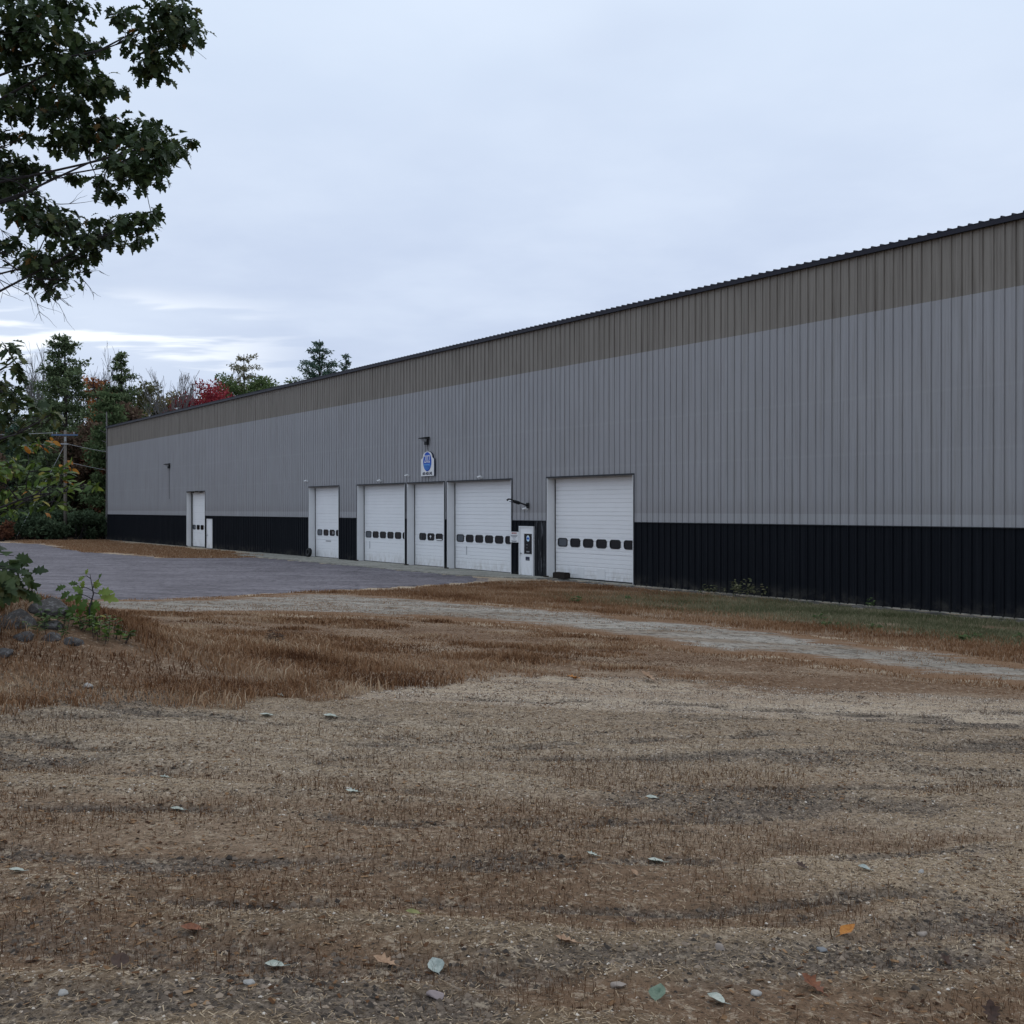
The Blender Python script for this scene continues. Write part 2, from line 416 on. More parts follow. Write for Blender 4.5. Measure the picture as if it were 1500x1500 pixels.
Fq = np.stack([ii, ii + 1, ii + 1 + nx_, ii + nx_], 1)
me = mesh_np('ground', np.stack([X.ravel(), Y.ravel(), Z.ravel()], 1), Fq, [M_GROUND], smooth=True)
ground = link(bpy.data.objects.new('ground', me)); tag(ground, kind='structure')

LANE_FAR = [(-9.5, 21.5), (-7.6, 24.2), (-6.1, 28.9), (-3.64, 28.9), (-.88, 26.5), (2.39, 24.0), (4.81, 20.7), (6.61, 18.0), (7.75, 15.4), (11.5, 10.5), (20, 2)]
LANE_NEAR = [(17, 1), (9.5, 9.5), (6.5, 12.7), (4.31, 14.2), (2.63, 15.7), (.62, 18.3), (-2.0, 20.0), (-4.6, 19.5), (-6.8, 18.5), (-9, 17.4)]
G1 = [(-13, 7.5), (-7, 8.0), (-4.1, 8.15), (-3.17, 8.64), (-2.07, 8.95), (-1.74, 9.66), (-1.1, 10.9), (.39, 11.6), (2, 11.8), (3.5, 11.5), (5.8, 11.2), (9, 8.5), (15, 1.5)] + LANE_NEAR + [(-13, 16.5)]
BANK = [(-6.2, 29.6)] + LANE_FAR[3:] + [(30, 2), (27, 7.0), (12.6, 26.5), (4.1, 38.0), (1.3, 41.8), (-.4, 40.6), (-4.0, 33.9)]
STRIP = [(-39.6, 86.2), (-29.3, 70.9), (-20.4, 61.1), (-15.6, 61.6), (-16.8, 65.0), (-24.0, 75.5), (-38.9, 95.6), (-46, 98), (-44, 89)]
xf, yf = X.ravel(), Y.ravel()
wx = xf + (fbm(xf * 1.3, yf * 1.3, 4) - .5) * 1.1 + (fbm(xf * 5 + 9, yf * 5, 3) - .5) * .5
wy = yf + (fbm(xf * 1.3 + 40, yf * 1.3 + 11, 4) - .5) * 1.6 + (fbm(xf * 5 + 50, yf * 5, 3) - .5) * .7
dry = np.maximum(inpoly(wx, wy, G1), np.maximum(inpoly(wx, wy, BANK), inpoly(xf + (wx - xf) * 1.4, yf + (wy - yf) * 1.4, STRIP))).astype(float)
dry *= .65 + .35 * nss(.35, .6, fbm(xf * .9, yf * 1.2, 3))
# dry patches through the sandy foreground
fg = bandmask(xf, yf) * nss(8.5, 5.0, yf + (fbm(xf * .5, yf, 3) - .5) * 3) * .85
fg = np.maximum(fg, bandmask(xf + 20, yf) * (yf < 13) * .3)
dry = np.maximum(dry, fg)
dry = np.where((along(xf, yf) > -60) & (yf > 92), 1., dry)
pp = perp(wx, wy); tt = along(wx, wy)
greenm = inpoly(wx, wy, BANK) * nss(10.0, 5.5, pp) * nss(15, 4, tt) * nss(.28, .55, fbm(xf * .8 + 5, yf * .8, 4))
rut = rutmask(xf, yf) * (yf < 13) * (1 - inpoly(wx, wy, G1))
near_brownm = nss(5.6, 3.4, yf + (fbm(xf * .7, yf * .7, 3) - .5) * 2.2)  # darker, browner soil tone towards the near end of the yard
palem = nss(4.4, 7.6, yf + (fbm(xf * .5 + 90, yf * 1.1, 3) - .5) * 3) * (1 - .6 * nss(8.8, 11., yf))
for nm, arr in (('pale', palem), ('dry', dry), ('green', greenm), ('rut', rut), ('damp', near_brownm)):
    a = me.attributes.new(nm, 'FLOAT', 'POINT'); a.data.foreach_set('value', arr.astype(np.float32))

def drape(name, poly, mat, lift, step, jit=.1, seed=0, thick=0.):
    """a sheet lying on the ground, with an uneven outline"""
    pts = []
    n = len(poly)
    for i in range(n):
        a = Vector(poly[i]); b_ = Vector(poly[(i + 1) % n]); L = (b_ - a).length; k = max(1, int(L / max(step * .45, .15)))
        nrm = Vector((-(b_ - a).y, (b_ - a).x)) / max(L, 1e-6)
        for j in range(k):
            p = a.lerp(b_, j / k)
            w = (float(fbm(p.x * 1.3 + seed, p.y * 1.3, 4)) - .5) * 2 * jit + (rnd.random() - .5) * jit * .5
            pts.append(p + nrm * w)
    m_ = len(pts)
    x0, x1 = min(p.x for p in pts), max(p.x for p in pts); y0, y1 = min(p.y for p in pts), max(p.y for p in pts)
    gx, gy = np.meshgrid(np.arange(x0, x1, step), np.arange(y0, y1, step)); gx = gx.ravel(); gy = gy.ravel()
    k = inpoly(gx, gy, [(p.x, p.y) for p in pts])
    inner = [Vector((float(a), float(b_))) for a, b_ in zip(gx[k], gy[k])]
    V, E_, F_, *_ = delaunay_2d_cdt(pts + inner, [(i, (i + 1) % m_) for i in range(m_)], [], 1, 1e-4)
    va = np.array([(v.x, v.y) for v in V])
    bp = np.array([(p.x, p.y) for p in pts]); ed = np.empty(len(va))
    for q in range(0, len(va), 400): ed[q:q + 400] = np.sqrt(((va[q:q + 400, None, :] - bp[None]) ** 2).sum(-1)).min(1)
    V3 = np.column_stack([va, H(va[:, 0], va[:, 1]) + lift - .06 * (ed < .02)])
    F3 = np.array([list(f) for f in F_ if len(f) == 3])
    # face up
    a_, b2, c_ = V3[F3[:, 0]], V3[F3[:, 1]], V3[F3[:, 2]]
    cr = (b2[:, 0] - a_[:, 0]) * (c_[:, 1] - a_[:, 1]) - (b2[:, 1] - a_[:, 1]) * (c_[:, 0] - a_[:, 0])
    F3[cr < 0] = F3[cr < 0][:, ::-1]
    me_ = mesh_np(name, V3, F3, [mat], smooth=True); at_ = me_.attributes.new('edge', 'FLOAT', 'POINT'); at_.data.foreach_set('value', np.clip(ed / 1.6, 0, 1).astype(np.float32)); o = link(bpy.data.objects.new(name, me_))
    return tag(o, kind='structure')
LOT = [(-.9, 40.6), (-4.31, 34.04), (-6.25, 29.2), (-7.59, 24.0), (-9.3, 19.5), (-12, 17.5), (-20, 19), (-34, 26), (-60, 45), (-85, 75), (-80, 96), (-60, 94), (-44.5, 89.3), (-39.4, 85.8), (-29.2, 70.6), (-20.3, 60.85), (-15.2, 61.9), (-8.2, 53.2), (-4.2, 47.8), (-.9, 42.9)]
drape('asphalt_lot', LOT, M_LOT, .022, .8, .18, 3)
drape('gravel_lane', LANE_FAR + LANE_NEAR, M_LANE, .026, .4, .7, 9)
def wl(t, p): return (BX + DX * t - NX * p, BY + DY * t - NY * p)     # facade coordinates -> ground
def wlv(t, p): return (BX + DX * t - NX * p, BY + DY * t - NY * p)
drape('wall_gravel_strip', [wl(20.6, .02), wl(20.6, 1.0), wl(12, 1.1), wl(5, 1.25), wl(-10, 1.3), wl(-26, 1.3), wl(-26, .02)], M_STRIPG, .02, .5, .16, 21)
ap = MB()
tn = 26
t_edges = list(np.linspace(51.3, 19.9, tn + 1))
for i in range(tn):
    t0, t1 = t_edges[i], t_edges[i + 1]
    d0, d1 = 2.45 - (.0 if t0 > 23.5 else (23.5 - t0) * .42), 2.45 - (0. if t1 > 23.5 else (23.5 - t1) * .42)
    if t0 > 50: d0 = 1.3
    q = [wl(t0, d0), wl(t1, d1), wl(t1, -.6), wl(t0, -.6)]
    zs = [max(.05, float(H0(*v)) + .055) for v in q[:2]] + [.05, .05]
    top = [(v[0], v[1], zz) for v, zz in zip(q, zs)]; bot = [(v[0], v[1], -.2) for v in q]
    g = .004
    ap.add(top + bot, [(0, 1, 2, 3), (0, 4, 5, 1), (1, 5, 6, 2), (3, 2, 6, 7), (0, 3, 7, 4)])
apron = ap.build('concrete_apron', M_CONC); tag(apron, kind='structure')

# ------------------------------------------------------------------ warehouse
WH = empty('warehouse', (BX, BY, 0), math.atan2(-.8038, .5948))
tag(WH, 'long low grey metal warehouse with navy skirt, tan upper band and white overhead doors', 'warehouse')
# local x = -t (to the right along the front), y into the building, z up
ROOFZ = 10.66; SK = 2.44; TN = 8.87; X0 = -87.5; X1 = 25.0; DEPTH = 44.
RIB = .3048
_prof = [(0, 0), (.014, -.038), (.044, -.038), (.056, 0), (.058, .03), (.066, .03), (.068, 0), (.130, 0), (.140, -.007), (.158, -.007), (.168, 0), (.218, 0), (.228, -.007), (.246, -.007), (.256, 0)]
def profile(xa, xb, ph=0.):
    """outline of the ribbed sheet between xa and xb"""
    pts = []
    k0 = math.floor((xa - ph) / RIB) - 1
    full = []
    for k in range(k0, int((xb - ph) / RIB) + 3):
        for (px, py) in _prof: full.append((k * RIB + ph + px, py))
    def yat(x):
        for (a, ya), (b_, yb) in zip(full, full[1:]):
            if a <= x <= b_: return ya + (yb - ya) * ((x - a) / (b_ - a) if b_ > a else 0)
        return 0
    pts = [(xa, yat(xa))] + [(x, y) for x, y in full if xa + 1e-4 < x < xb - 1e-4] + [(xb, yat(xb))]
    return pts
DOORS = [  # name part, t_left, t_right, first window offset, pitch, n, label
    (65.29, 61.25, .23, .87, 4), (43.48, 39.52, .36, .82, 4), (37.28, 32.07, .25, .81, 6),
    (31.83, 28.31, .53, .79, 3), (28.05, 22.81, .22, .80, 6), (20.28, 14.96, .24, .82, 6)]
HEAD = 4.24
OPEN = [(-a, -b_, 0., HEAD) for a, b_, *_ in DOORS] + [(-22.22, -21.19, 0., 2.19), (-60.82, -59.69, 0., 2.21)]
def cut(xa, xb, za, zb):
    """the pieces of a sheet that the openings leave"""
    rects = [(xa, xb, za, zb)]
    for (oa, ob, oz0, oz1) in OPEN:
        nr = []
        for (a, b_, c_, d) in rects:
            if ob <= a + 1e-3 or oa >= b_ - 1e-3 or oz1 <= c_ + 1e-3: nr.append((a, b_, c_, d)); continue
            if oa > a + 5e-3: nr.append((a, oa, c_, d))
            if ob < b_ - 5e-3: nr.append((ob, b_, c_, d))
            if oz1 < d - 5e-3: nr.append((max(a, oa), min(b_, ob), oz1, d))
        rects = nr
    return rects
_cache = {}
def sheet_mesh(name, xa, xb, za, zb, mat, ph, yoff=0.):
    key = (name, round((xa - ph) / RIB % 1, 3), round(xb - xa, 3), round(za, 3), round(zb, 3), mat.name)
    if key not in _cache:
        pts = profile(xa, xb, ph); n = len(pts)
        V = [(x - xa, y + yoff, za) for x, y in pts] + [(x - xa, y + yoff, zb) for x, y in pts]
        Fs = [(i, i + 1, n + i + 1, n + i) for i in range(n - 1)]
        mm = bpy.data.meshes.new(name); mm.from_pydata(V, [], Fs); mm.materials.append(mat); _cache[key] = mm
    return _cache[key]
SW = RIB * 3
ncol = int((0 + 1.2 - X0) / SW)
M_SCUFF, nt, b = newmat('scuffed_navy_steel', .55, .25)
P = N(nt, 'ShaderNodeNewGeometry').outputs['Position']
f = noise(nt, 7., 4, .65, P, (1.6, 1.6, .16))
c = mixc(nt, sstep(nt, f, .56, .66, 0, .55), (.011, .012, .015), (.22, .23, .25)); nt.links.new(c, b.inputs['Base Color'])
for i in range(ncol):
    xa = X0 + i * SW; xb = xa + SW
    for nm, za, zb, mt in (('skirt_sheet', 0.02, SK, M_DARK), ('siding_sheet', SK, TN, M_GREY), ('upper_sheet', TN, ROOFZ, M_TAN)):
        yo = {'skirt_sheet': 0.006, 'siding_sheet': 0., 'upper_sheet': .008}[nm]
        for (a, b_, c_, d) in cut(xa, xb, za, zb):
            mt2 = mt
            if nm == 'skirt_sheet' and a > -21.3 and b_ < -20.2: mt2 = M_SCUFF
            o = link(bpy.data.objects.new(nm, sheet_mesh(nm, a, b_, c_, d, mt2, X0 + .05, yo)), WH); o.location = (a, 0, 0)
xe = X0 + ncol * SW                      # the rest of the front, beyond the right of the picture
for nm, za, zb, mt in (('skirt_cladding', 0.02, SK, M_DARK), ('siding_cladding', SK, TN, M_GREY), ('upper_cladding', TN, ROOFZ, M_TAN)):
    o = link(bpy.data.objects.new(nm, sheet_mesh(nm, xe, X1, za, zb, mt, X0 + .05)), WH); o.location = (xe, 0, 0); o['kind'] = 'stuff'
segs = [X0 + .0]                             # flashing where the siding laps over the skirt
for (oa, ob, o0, o1) in sorted(OPEN):
    if o1 > SK: segs += [oa - .055, ob + .055]
segs.append(X1)
for a_, b_ in zip(segs[::2], segs[1::2]):
    if b_ - a_ > .02: MB().box(a_, b_, -.052, -.004, SK - .022, SK + .006).build('flashing', M_ROOFTRIM, WH)
# end and back walls
def gable(x):
    return [(x, .05, 0), (x, DEPTH, 0), (x, DEPTH, ROOFZ), (x, DEPTH / 2, ROOFZ + DEPTH / 24), (x, .05, ROOFZ)]
for x, fl in ((X0, 1), (X1, 0)):
    g_ = MB(); v = gable(x); g_.add(v, [tuple(range(5)) if fl else tuple(range(5))[::-1]]); g_.build('end_wall', M_GREY, WH)
MB().add([(X0, DEPTH, 0), (X1, DEPTH, 0), (X1, DEPTH, ROOFZ), (X0, DEPTH, ROOFZ)], [(3, 2, 1, 0)]).build('back_wall', M_GREY, WH)
MB().add([(X0, .62, 0), (X1, .62, 0), (X1, .62, ROOFZ), (X0, .62, ROOFZ)], [(0, 1, 2, 3)]).build('inner_liner', M_BLACK, WH)
# roof: ribbed sheets, eave trim
rv, rf = [], []
rp = [(0, .0), (.012, .045), (.05, .045), (.062, 0)]
xsr = []
k = 0
while X0 - .25 + k * RIB < X1 + .2:
    for (a, h) in rp: xsr.append((X0 - .25 + k * RIB + a, h))
    k += 1
n = len(xsr)
for (yy, zz) in ((-.16, ROOFZ + .10), (DEPTH / 2, ROOFZ + .10 + (DEPTH / 2 + .16) / 12), (DEPTH + .16, ROOFZ + .10)):
    rv += [(x, yy, zz + h) for x, h in xsr]
for r in range(2): rf += [(r * n + i, r * n + i + 1, (r + 1) * n + i + 1, (r + 1) * n + i) for i in range(n - 1)]
b0 = len(rv)
rv += [(x, -.16, ROOFZ + .085) for x, h in xsr]
rf += [(b0 + i, b0 + i + 1, i + 1, i) for i in range(n - 1)]
mm = bpy.data.meshes.new('roof'); mm.from_pydata(rv, [], rf); mm.materials.append(M_ROOF); link(bpy.data.objects.new('roof', mm), WH)
MB().box(X0 - .25, X1 + .2, -.150, -.04, ROOFZ - .045, ROOFZ + .082).build('eave_trim', M_ROOF, WH)
MB().box(X0 - .06, X0 - .004, -.05, .09, 0.02, ROOFZ - .05).build('corner_trim', M_ROOFTRIM, WH)
MB().add([(X0 - .25, -.16, ROOFZ + .15), (X0 - .25, DEPTH / 2, ROOFZ + .15 + DEPTH / 24), (X0 - .16, DEPTH / 2, ROOFZ + .15 + DEPTH / 24), (X0 - .16, -.16, ROOFZ + .15)], [(0, 1, 2, 3)]).build('rake_trim', M_WHITE, WH)
MB().box(X0, X1, -.012, .3, -.3, .035).build('foundation', M_CONC, WH)

# overhead doors
RC = .40
def rrect(cx, cz, w, h, r, n=4):
    o = []
    for (sx, sz, a0) in ((1, 1, 0), (-1, 1, 90), (-1, -1, 180), (1, -1, 270)):
        for k in range(n + 1):
            t = R(a0 + 90 * k / n); o.append((cx + sx * (w / 2 - r) + r * math.cos(t), cz + sz * (h / 2 - r) + r * math.sin(t)))
    return o
def window_mesh():
    mb = MB()
    o = rrect(0, 0, .63, .365, .13); i_ = rrect(0, 0, .56, .295, .10); n = len(o)
    b0 = len(mb.v)
    mb.v += [(x, -.028, z) for x, z in o] + [(x, -.028, z) for x, z in i_] + [(x, -.008, z) for x, z in i_] + [(x, .01, z) for x, z in o]
    for k in range(n):
        j = (k + 1) % n
        mb.f.append([k, n + k, n + j, j][::-1]); mb.m.append(0)
        mb.f.append([n + k, 2 * n + k, 2 * n + j, n + j][::-1]); mb.m.append(0)
        mb.f.append([3 * n + k, k, j, 3 * n + j][::-1]); mb.m.append(0)
    mb.f.append([2 * n + k for k in range(n)][::-1]); mb.m.append(1)
    mb.f = [f[::-1] for f in mb.f]
    return mb.mesh('window', [M_BLACK, M_GLASS])
M_GLASS2, nt, b = newmat('pale_glass', .15, .6); b.inputs['Base Color'].default_value = (.075, .085, .10, 1)  # paler pane colour for the first window of most doors
WIN = window_mesh(); WIN2 = WIN.copy(); WIN2.materials[1] = M_GLASS2
def panel_mesh(w, h):
    """one door section: two pressed ribs and a tongue joint"""
    prof = [(0, .0), (.006, -.0), (.012, -.022)]
    nrib = 3
    for k in range(nrib):
        zc_ = h * (k + .5) / nrib
        if k < nrib: prof += [(h * (k + 1) / nrib - .030, -.022), (h * (k + 1) / nrib - .024, -.001), (h * (k + 1) / nrib - .010, -.001), (h * (k + 1) / nrib - .002, -.022 if k < nrib - 1 else 0)]
    prof = [(z, y) for z, y in prof]; n = len(prof)
    V = [(0, y, z) for z, y in prof] + [(w, y, z) for z, y in prof]
    Fs = [(i, n + i, n + i + 1, i + 1) for i in range(n - 1)]
    mm = bpy.data.meshes.new('panel'); mm.from_pydata(V, [], Fs); mm.materials.append(M_DOOR)
    return mm
NSEC = 8
def overhead_door(tl, tr, off, pitch, nwin, label):
    xa, xb = -tl, -tr
    fr = MB()                           # jambs, head, trims
    fr.box(xa - .0, xa + .035, -.045, RC + .03, .05, HEAD)
    fr.box(xb - .035, xb, -.045, RC + .03, .05, HEAD)
    fr.box(xa + .0351, xb - .0351, -.03, RC + .03, HEAD - .02, HEAD + .002, 4)
    fr.box(xa + .04, xa + .075, RC - .035, RC - .012, .05, HEAD - .05, 1)       # seals
    fr.box(xb - .075, xb - .04, RC - .035, RC - .012, .05, HEAD - .05, 1)
    fr.box(xa - .05, xa - .003, -.052, -.02, .05, HEAD + .06, 2)
    fr.box(xb + .003, xb + .05, -.052, -.02, .05, HEAD + .06, 2)
    fr.box(xa - .002, xb + .002, -.056, -.02, HEAD + .004, HEAD + .065, 2)
    fr.box(xa - .12, xa + .10, -.14, -.01, .035, .11, 3)                     # bumper at the foot of the jamb
    door = fr.build('overhead_door', [M_WHITE, M_BLACK, M_ROOFTRIM, M_BLOCK, M_TAN], WH); door['label'] = label
    w = (xb - xa) - .08; h = (HEAD - .06) / NSEC
    pm = panel_mesh(w, h)
    for k in range(NSEC):
        o = link(bpy.data.objects.new('panel', pm), door); o.location = (xa + .04, RC + .01 + .003 * math.sin(k * 2.3), .055 + k * h)
    for k in range(nwin):
        o = link(bpy.data.objects.new('window', WIN2 if k == 0 and nwin != 3 else WIN), door); o.location = (xa + off + .315 + k * pitch, RC - .012, 1.535)
    MB().box(xa + .04, xb - .04, RC - .03, RC + .02, .035, .075).build('bottom_seal', M_BLACK, door)
    return door
dl = ['narrow white overhead door with four windows at the far left end of the front', 'white overhead door with four windows standing by itself', 'wide white overhead door with six windows, leftmost of three in a row',
      'white overhead door with three windows between two wide doors', 'wide white overhead door with six windows beside the entrance door', 'widest looking white overhead door nearest the viewer']
ODS = [overhead_door(a, b_, o_, p_, n_, l_) for (a, b_, o_, p_, n_), l_ in zip(DOORS, dl)]
# worn details on doors, and white glints painted on some panes
MB().box(-65.18, -65.10, RC - .10, RC - .05, .06, 4.15).build('cable', M_BLACK, ODS[0])
for q in range(4):
    MB().box(-65.2 + q * .95, -64.55 + q * .95, -.062, -.045, HEAD - .02 - (q % 2) * .07, HEAD + .03 + (q % 3) * .02).build('torn_trim', M_BLOCK, ODS[0])
MB().box(-29.67, -29.15, RC - .045, RC - .038, 1.38, 1.44).build('pane_glint', M_WHITE, ODS[3])  # white bar painted as a reflection in the pane
for px_, h_ in ((-30.2, .1),):
    MB().box(px_ - .02, px_ + .02, RC - .045, RC - .04, 1.46, 1.62).box(px_ - .07, px_ + .07, RC - .0455, RC - .0405, 1.53, 1.58).build('pane_glint', M_WHITE, ODS[3])  # white cross painted as a glint of interior light in the pane
MB().box(-41.05, -41.01, RC - .045, RC - .04, 1.44, 1.62).build('pane_glint', M_WHITE, ODS[1])  # thin white bar painted as a glint in the pane
MB().box(-42.0, -41.35, RC - .035, RC - .01, 1.02, 1.05).build('handle', M_BLACK, ODS[1])
for (xa_, xb_) in ((-18.75, -18.35), (-17.5, -17.05)):
    MB().box(xa_, xb_, RC - .03, RC - .006, .1, .52).build('patch', M_WHITE, ODS[5])
for (od, xx) in ((ODS[2], -36.6), (ODS[2], -32.6), (ODS[4], -27.0)):
    MB().box(xx, xx + .03, RC - .03, RC - .01, .75, 1.15).build('latch', M_GREYM, od)

# hinged doors
def entry_door(xa, xb, h, label, glass):
    fr = MB().box(xa, xa + .06, -.075, .12, .05, h).box(xb - .06, xb, -.075, .12, .05, h).box(xa + .0601, xb - .0601, -.075, .12, h - .06, h)
    d = fr.build('entry_door', M_WHITE, WH); d['label'] = label
    leaf = MB().box(xa + .065, xb - .065, -.035, .02, .07, h - .065).build('door_leaf', M_DOOR, d)
    MB().box(xa + .0, xb, -.06, .1, .03, .066).build('threshold', M_GREYM, d)
    hx = xa + .16
    MB().tube([(hx, -.035, 1.0), (hx, -.09, 1.0)], .022, 8).tube([(hx, -.085, 1.0), (hx, -.115, 1.0)], [.035, .03], 10).build('door_knob', M_GREYM, d, True)
    MB().box(xa + .035, xa + .065, -.05, -.034, .88, 1.12).build('strike_plate', M_GREYM, d)
    if glass:
        gx0, gx1, gz0, gz1 = xa + .36, xb - .11, .98, 1.86
        MB().box(gx0, gx1, -.045, -.036, gz0, gz1).build('pane', M_GLASS, d)
        lite = MB()
        for (a, b_, c_, e) in ((gx0 - .04, gx0, gz0 - .04, gz1 + .04), (gx1, gx1 + .04, gz0 - .04, gz1 + .04), (gx0, gx1, gz0 - .04, gz0), (gx0, gx1, gz1, gz1 + .04)):
            lite.box(a, b_, -.052, -.036, c_, e)
        lite.build('window_frame', M_WHITE, d)
        lg = MB().prism(rrect((gx0 + gx1) / 2, 1.66, .2, .26, .095), -.05, -.046).build('logo', M_LTBLUE, d)
        MB().prism(rrect((gx0 + gx1) / 2, 1.66, .15, .10, .045), -.053, -.0505).build('logo_band', M_BLUE, d)
        nb = MB()
        for (a, b_, zz) in ((-.12, -.03, 1.37), (-.10, -.05, 1.24), (-.13, .11, 1.09), (-.11, .09, 1.06)):
            nb.box((gx0 + gx1) / 2 + a, (gx0 + gx1) / 2 + b_, -.049, -.0455, zz, zz + .018)
        nb.build('notice_print', M_GREYM, d)
        MB().box(gx0 + .10, gx0 + .38, -.042, -.0355, .70, .86).build('notice', M_NAVY, d)
        MB().box(gx0 + .16, gx0 + .32, -.0455, -.0425, .745, .758).build('notice_print', M_GREYM, d)
    return d
entry_door(-22.22, -21.19, 2.19, 'white entrance door with dark window and blue sticker', True)
entry_door(-60.82, -59.69, 2.21, 'plain white door beside the far overhead door', False)

def on_wall(x, y, z): 
    return Matrix.Translation((BX, BY, 0)) @ Matrix.Rotation(math.atan2(-.8038, .5948), 4, 'Z') @ Vector((x, y, z))
WROT = math.atan2(-.8038, .5948)
def wall_thing(name, x, y, z, label, cat, group=None):
    o = empty(name, on_wall(x, y, z), WROT); return tag(o, label, cat, group)
def text(name, s, size, mat, parent, loc, sx=1., sz=1., bold=.0, depth=.004):
    cu = bpy.data.curves.new(name, 'FONT'); cu.body = s; cu.size = size; cu.align_x = 'CENTER'; cu.align_y = 'CENTER'; cu.extrude = depth; cu.offset = bold; cu.resolution_u = 3
    t = bpy.data.objects.new(name, cu); C.objects.link(t)
    dg = bpy.context.evaluated_depsgraph_get(); dg.update()
    mm = bpy.data.meshes.new_from_object(t.evaluated_get(dg)); mm.materials.clear(); mm.materials.append(mat)
    C.objects.unlink(t); bpy.data.objects.remove(t); bpy.data.curves.remove(cu)
    mm.transform(Matrix.Rotation(R(90), 4, 'X')); mm.transform(Matrix.Diagonal((sx, 1, sz, 1)))
    o = link(bpy.data.objects.new(name, mm), parent); o.location = loc; return o
# main sign
S = wall_thing('wall_sign', -29.72, -.03, 5.19, 'white arched sign with blue oval emblem and number 202 above the doors', 'sign')
def sign_outline(w, h, shoulder):
    o = [(-w / 2, -h / 2), (w / 2, -h / 2), (w / 2, shoulder), (w / 2 - .10, shoulder + .06)]
    n = 14; r = w / 2 - .16; top = h / 2
    zc_ = shoulder + .10
    for k in range(n + 1):
        a = math.pi * k / n; o.append((r * math.cos(a), zc_ + (top - zc_) * math.sin(a)))
    o += [(-w / 2 + .10, shoulder + .06), (-w / 2, shoulder)]
    return o
so_ = sign_outline(1.22, 1.24, .22)
MB().prism(so_, -.08, 0.).build('sign_body', M_NAVY, S)
MB().prism([(x * .985, z * .985) for x, z in so_], -.098, -.081).build('sign_face', M_WHITE, S)
ell = lambda cx, cz, rx, rz, n=28: [(cx + rx * math.cos(2 * math.pi * k / n), cz + rz * math.sin(2 * math.pi * k / n)) for k in range(n)]
MB().prism(ell(0, .10, .385, .475), -.108, -.099).build('emblem', M_BLUE, S)
text('number', '202', .44, M_WHITE, S, (0, -.1135, .22), .86, 1.25, .0)
wv = MB()
for k, (w_, zz) in enumerate(((.30, -.03), (.26, -.075), (.34, -.13), (.31, -.185), (.24, -.24), (.17, -.29))):
    pts = [(-w_ + 2 * w_ * j / 10, -.113, zz + .03 * (j / 5 - 1) ** 2 * (1 if k > 1 else 0)) for j in range(11)]
    wv.tube(pts, .012 if k > 1 else .02, 4)
wv.build('wave_lines', M_MIDBLUE, S)
text('phone_number', '603-483-342', .19, M_NAVY, S, (0, -.103, -.49), .92, 1.05, .004)
# small notice beside the entrance
S2 = wall_thing('notice_sign', -22.56, -.05, 1.70, 'small white notice with a red heading left of the entrance door', 'sign')
MB().box(-.31, .31, -.02, 0, -.235, .235).build('sign_plate', M_WHITE, S2)
text('heading', 'NOTICE', .10, M_RED, S2, (0, -.024, .165), 1, 1, .002)
lb = MB()
for (w_, zz) in ((.25, .07), (.22, .035), (.14, -.005), (.10, -.085), (.20, -.17), (.16, -.2)): lb.box(-w_, w_, -.0245, -.021, zz - .008, zz + .008)
lb.build('notice_lines', M_NAVY, S2)
# wall lamps
def wall_lamp(x, z, label):
    L = wall_thing('wall_lamp', x, -.04, z, label, 'lamp', 'wall lamps on the warehouse front'); L.scale = (.75, .75, .75)
    MB().box(-.17, .17, -.16, 0, -.30, .10).build('wall_box', M_BLACK, L)
    MB().add([(-.26,-.55,.08),(.26,-.55,.08),(.26,0.,.13),(-.26,0.,.13),(-.26,-.55,.16),(.26,-.55,.16),(.26,0.,.24),(-.26,0.,.24)], [(0,3,2,1),(4,5,6,7),(0,1,5,4),(1,2,6,5),(2,3,7,6),(3,0,4,7)]).build('lamp_hood', M_BLACK, L)
    MB().add([(-.2,-.42,.075),(.2,-.42,.075),(.16,-.12,.08),(-.16,-.12,.08),(-.14,-.34,-.06),(.14,-.34,-.06),(.12,-.12,-.1),(-.12,-.12,-.1)], [(0,1,2,3),(7,6,5,4),(0,4,5,1),(1,5,6,2),(2,6,7,3),(3,7,4,0)]).build('lens', M_GREYM, L)
    MB().tube([(0, -.02, -.24), (0, -.02, -.62 if x > -50 else -3.6)], .016, 5).build('conduit', M_ROOFTRIM, L)
wall_lamp(-29.85, 6.36, 'black hooded wall lamp mounted just above the arched sign')
wall_lamp(-69.36, 6.45, 'black wall lamp alone on the far left of the front wall with long conduit')
def camera_unit(x, z, label, dark=False):
    L = wall_thing('security_camera', x, -.04, z, label, 'camera', 'security cameras on the warehouse front')
    MB().tube([(0, .0, 0), (0, -.06, 0)], .055, 10).build('mount', M_WHITE, L)
    MB().tube([(0, -.06, 0), (.03, -.14, .03)], .022, 6).build('arm', M_WHITE, L)
    MB().tube([(.06, -.10, .05), (-.11, -.19, .0)], [.042, .042], 10).build('housing', M_WHITE, L)
    MB().tube([(-.111, -.1905, -.0005), (-.125, -.198, -.004)], [.045, .04], 10).build('lens', M_BLACK, L)
for x, z, l in ((-43.6, 4.62, 'white security camera above the lone four-window overhead door'), (-34.55, 4.44, 'white security camera over the leftmost wide door of the three'), (-31.65, 4.64, 'white security camera left of and below the arched sign'),
                (-25.1, 4.40, 'white security camera over the wide door right of the arched sign'), (-21.65, 2.93, 'white security camera under the black pole above the entrance')):
    camera_unit(x, z, l)
Lp = wall_thing('wall_pole', -21.6, -.04, 3.09, 'black angled pole reaching out from the wall above the entrance door', 'pole')
MB().box(-.09, .09, -.03, 0, -.12, .12).tube([(0, -.02, 0), (0, -.12, .03)], .04, 8).build('bracket', M_BLACK, Lp)
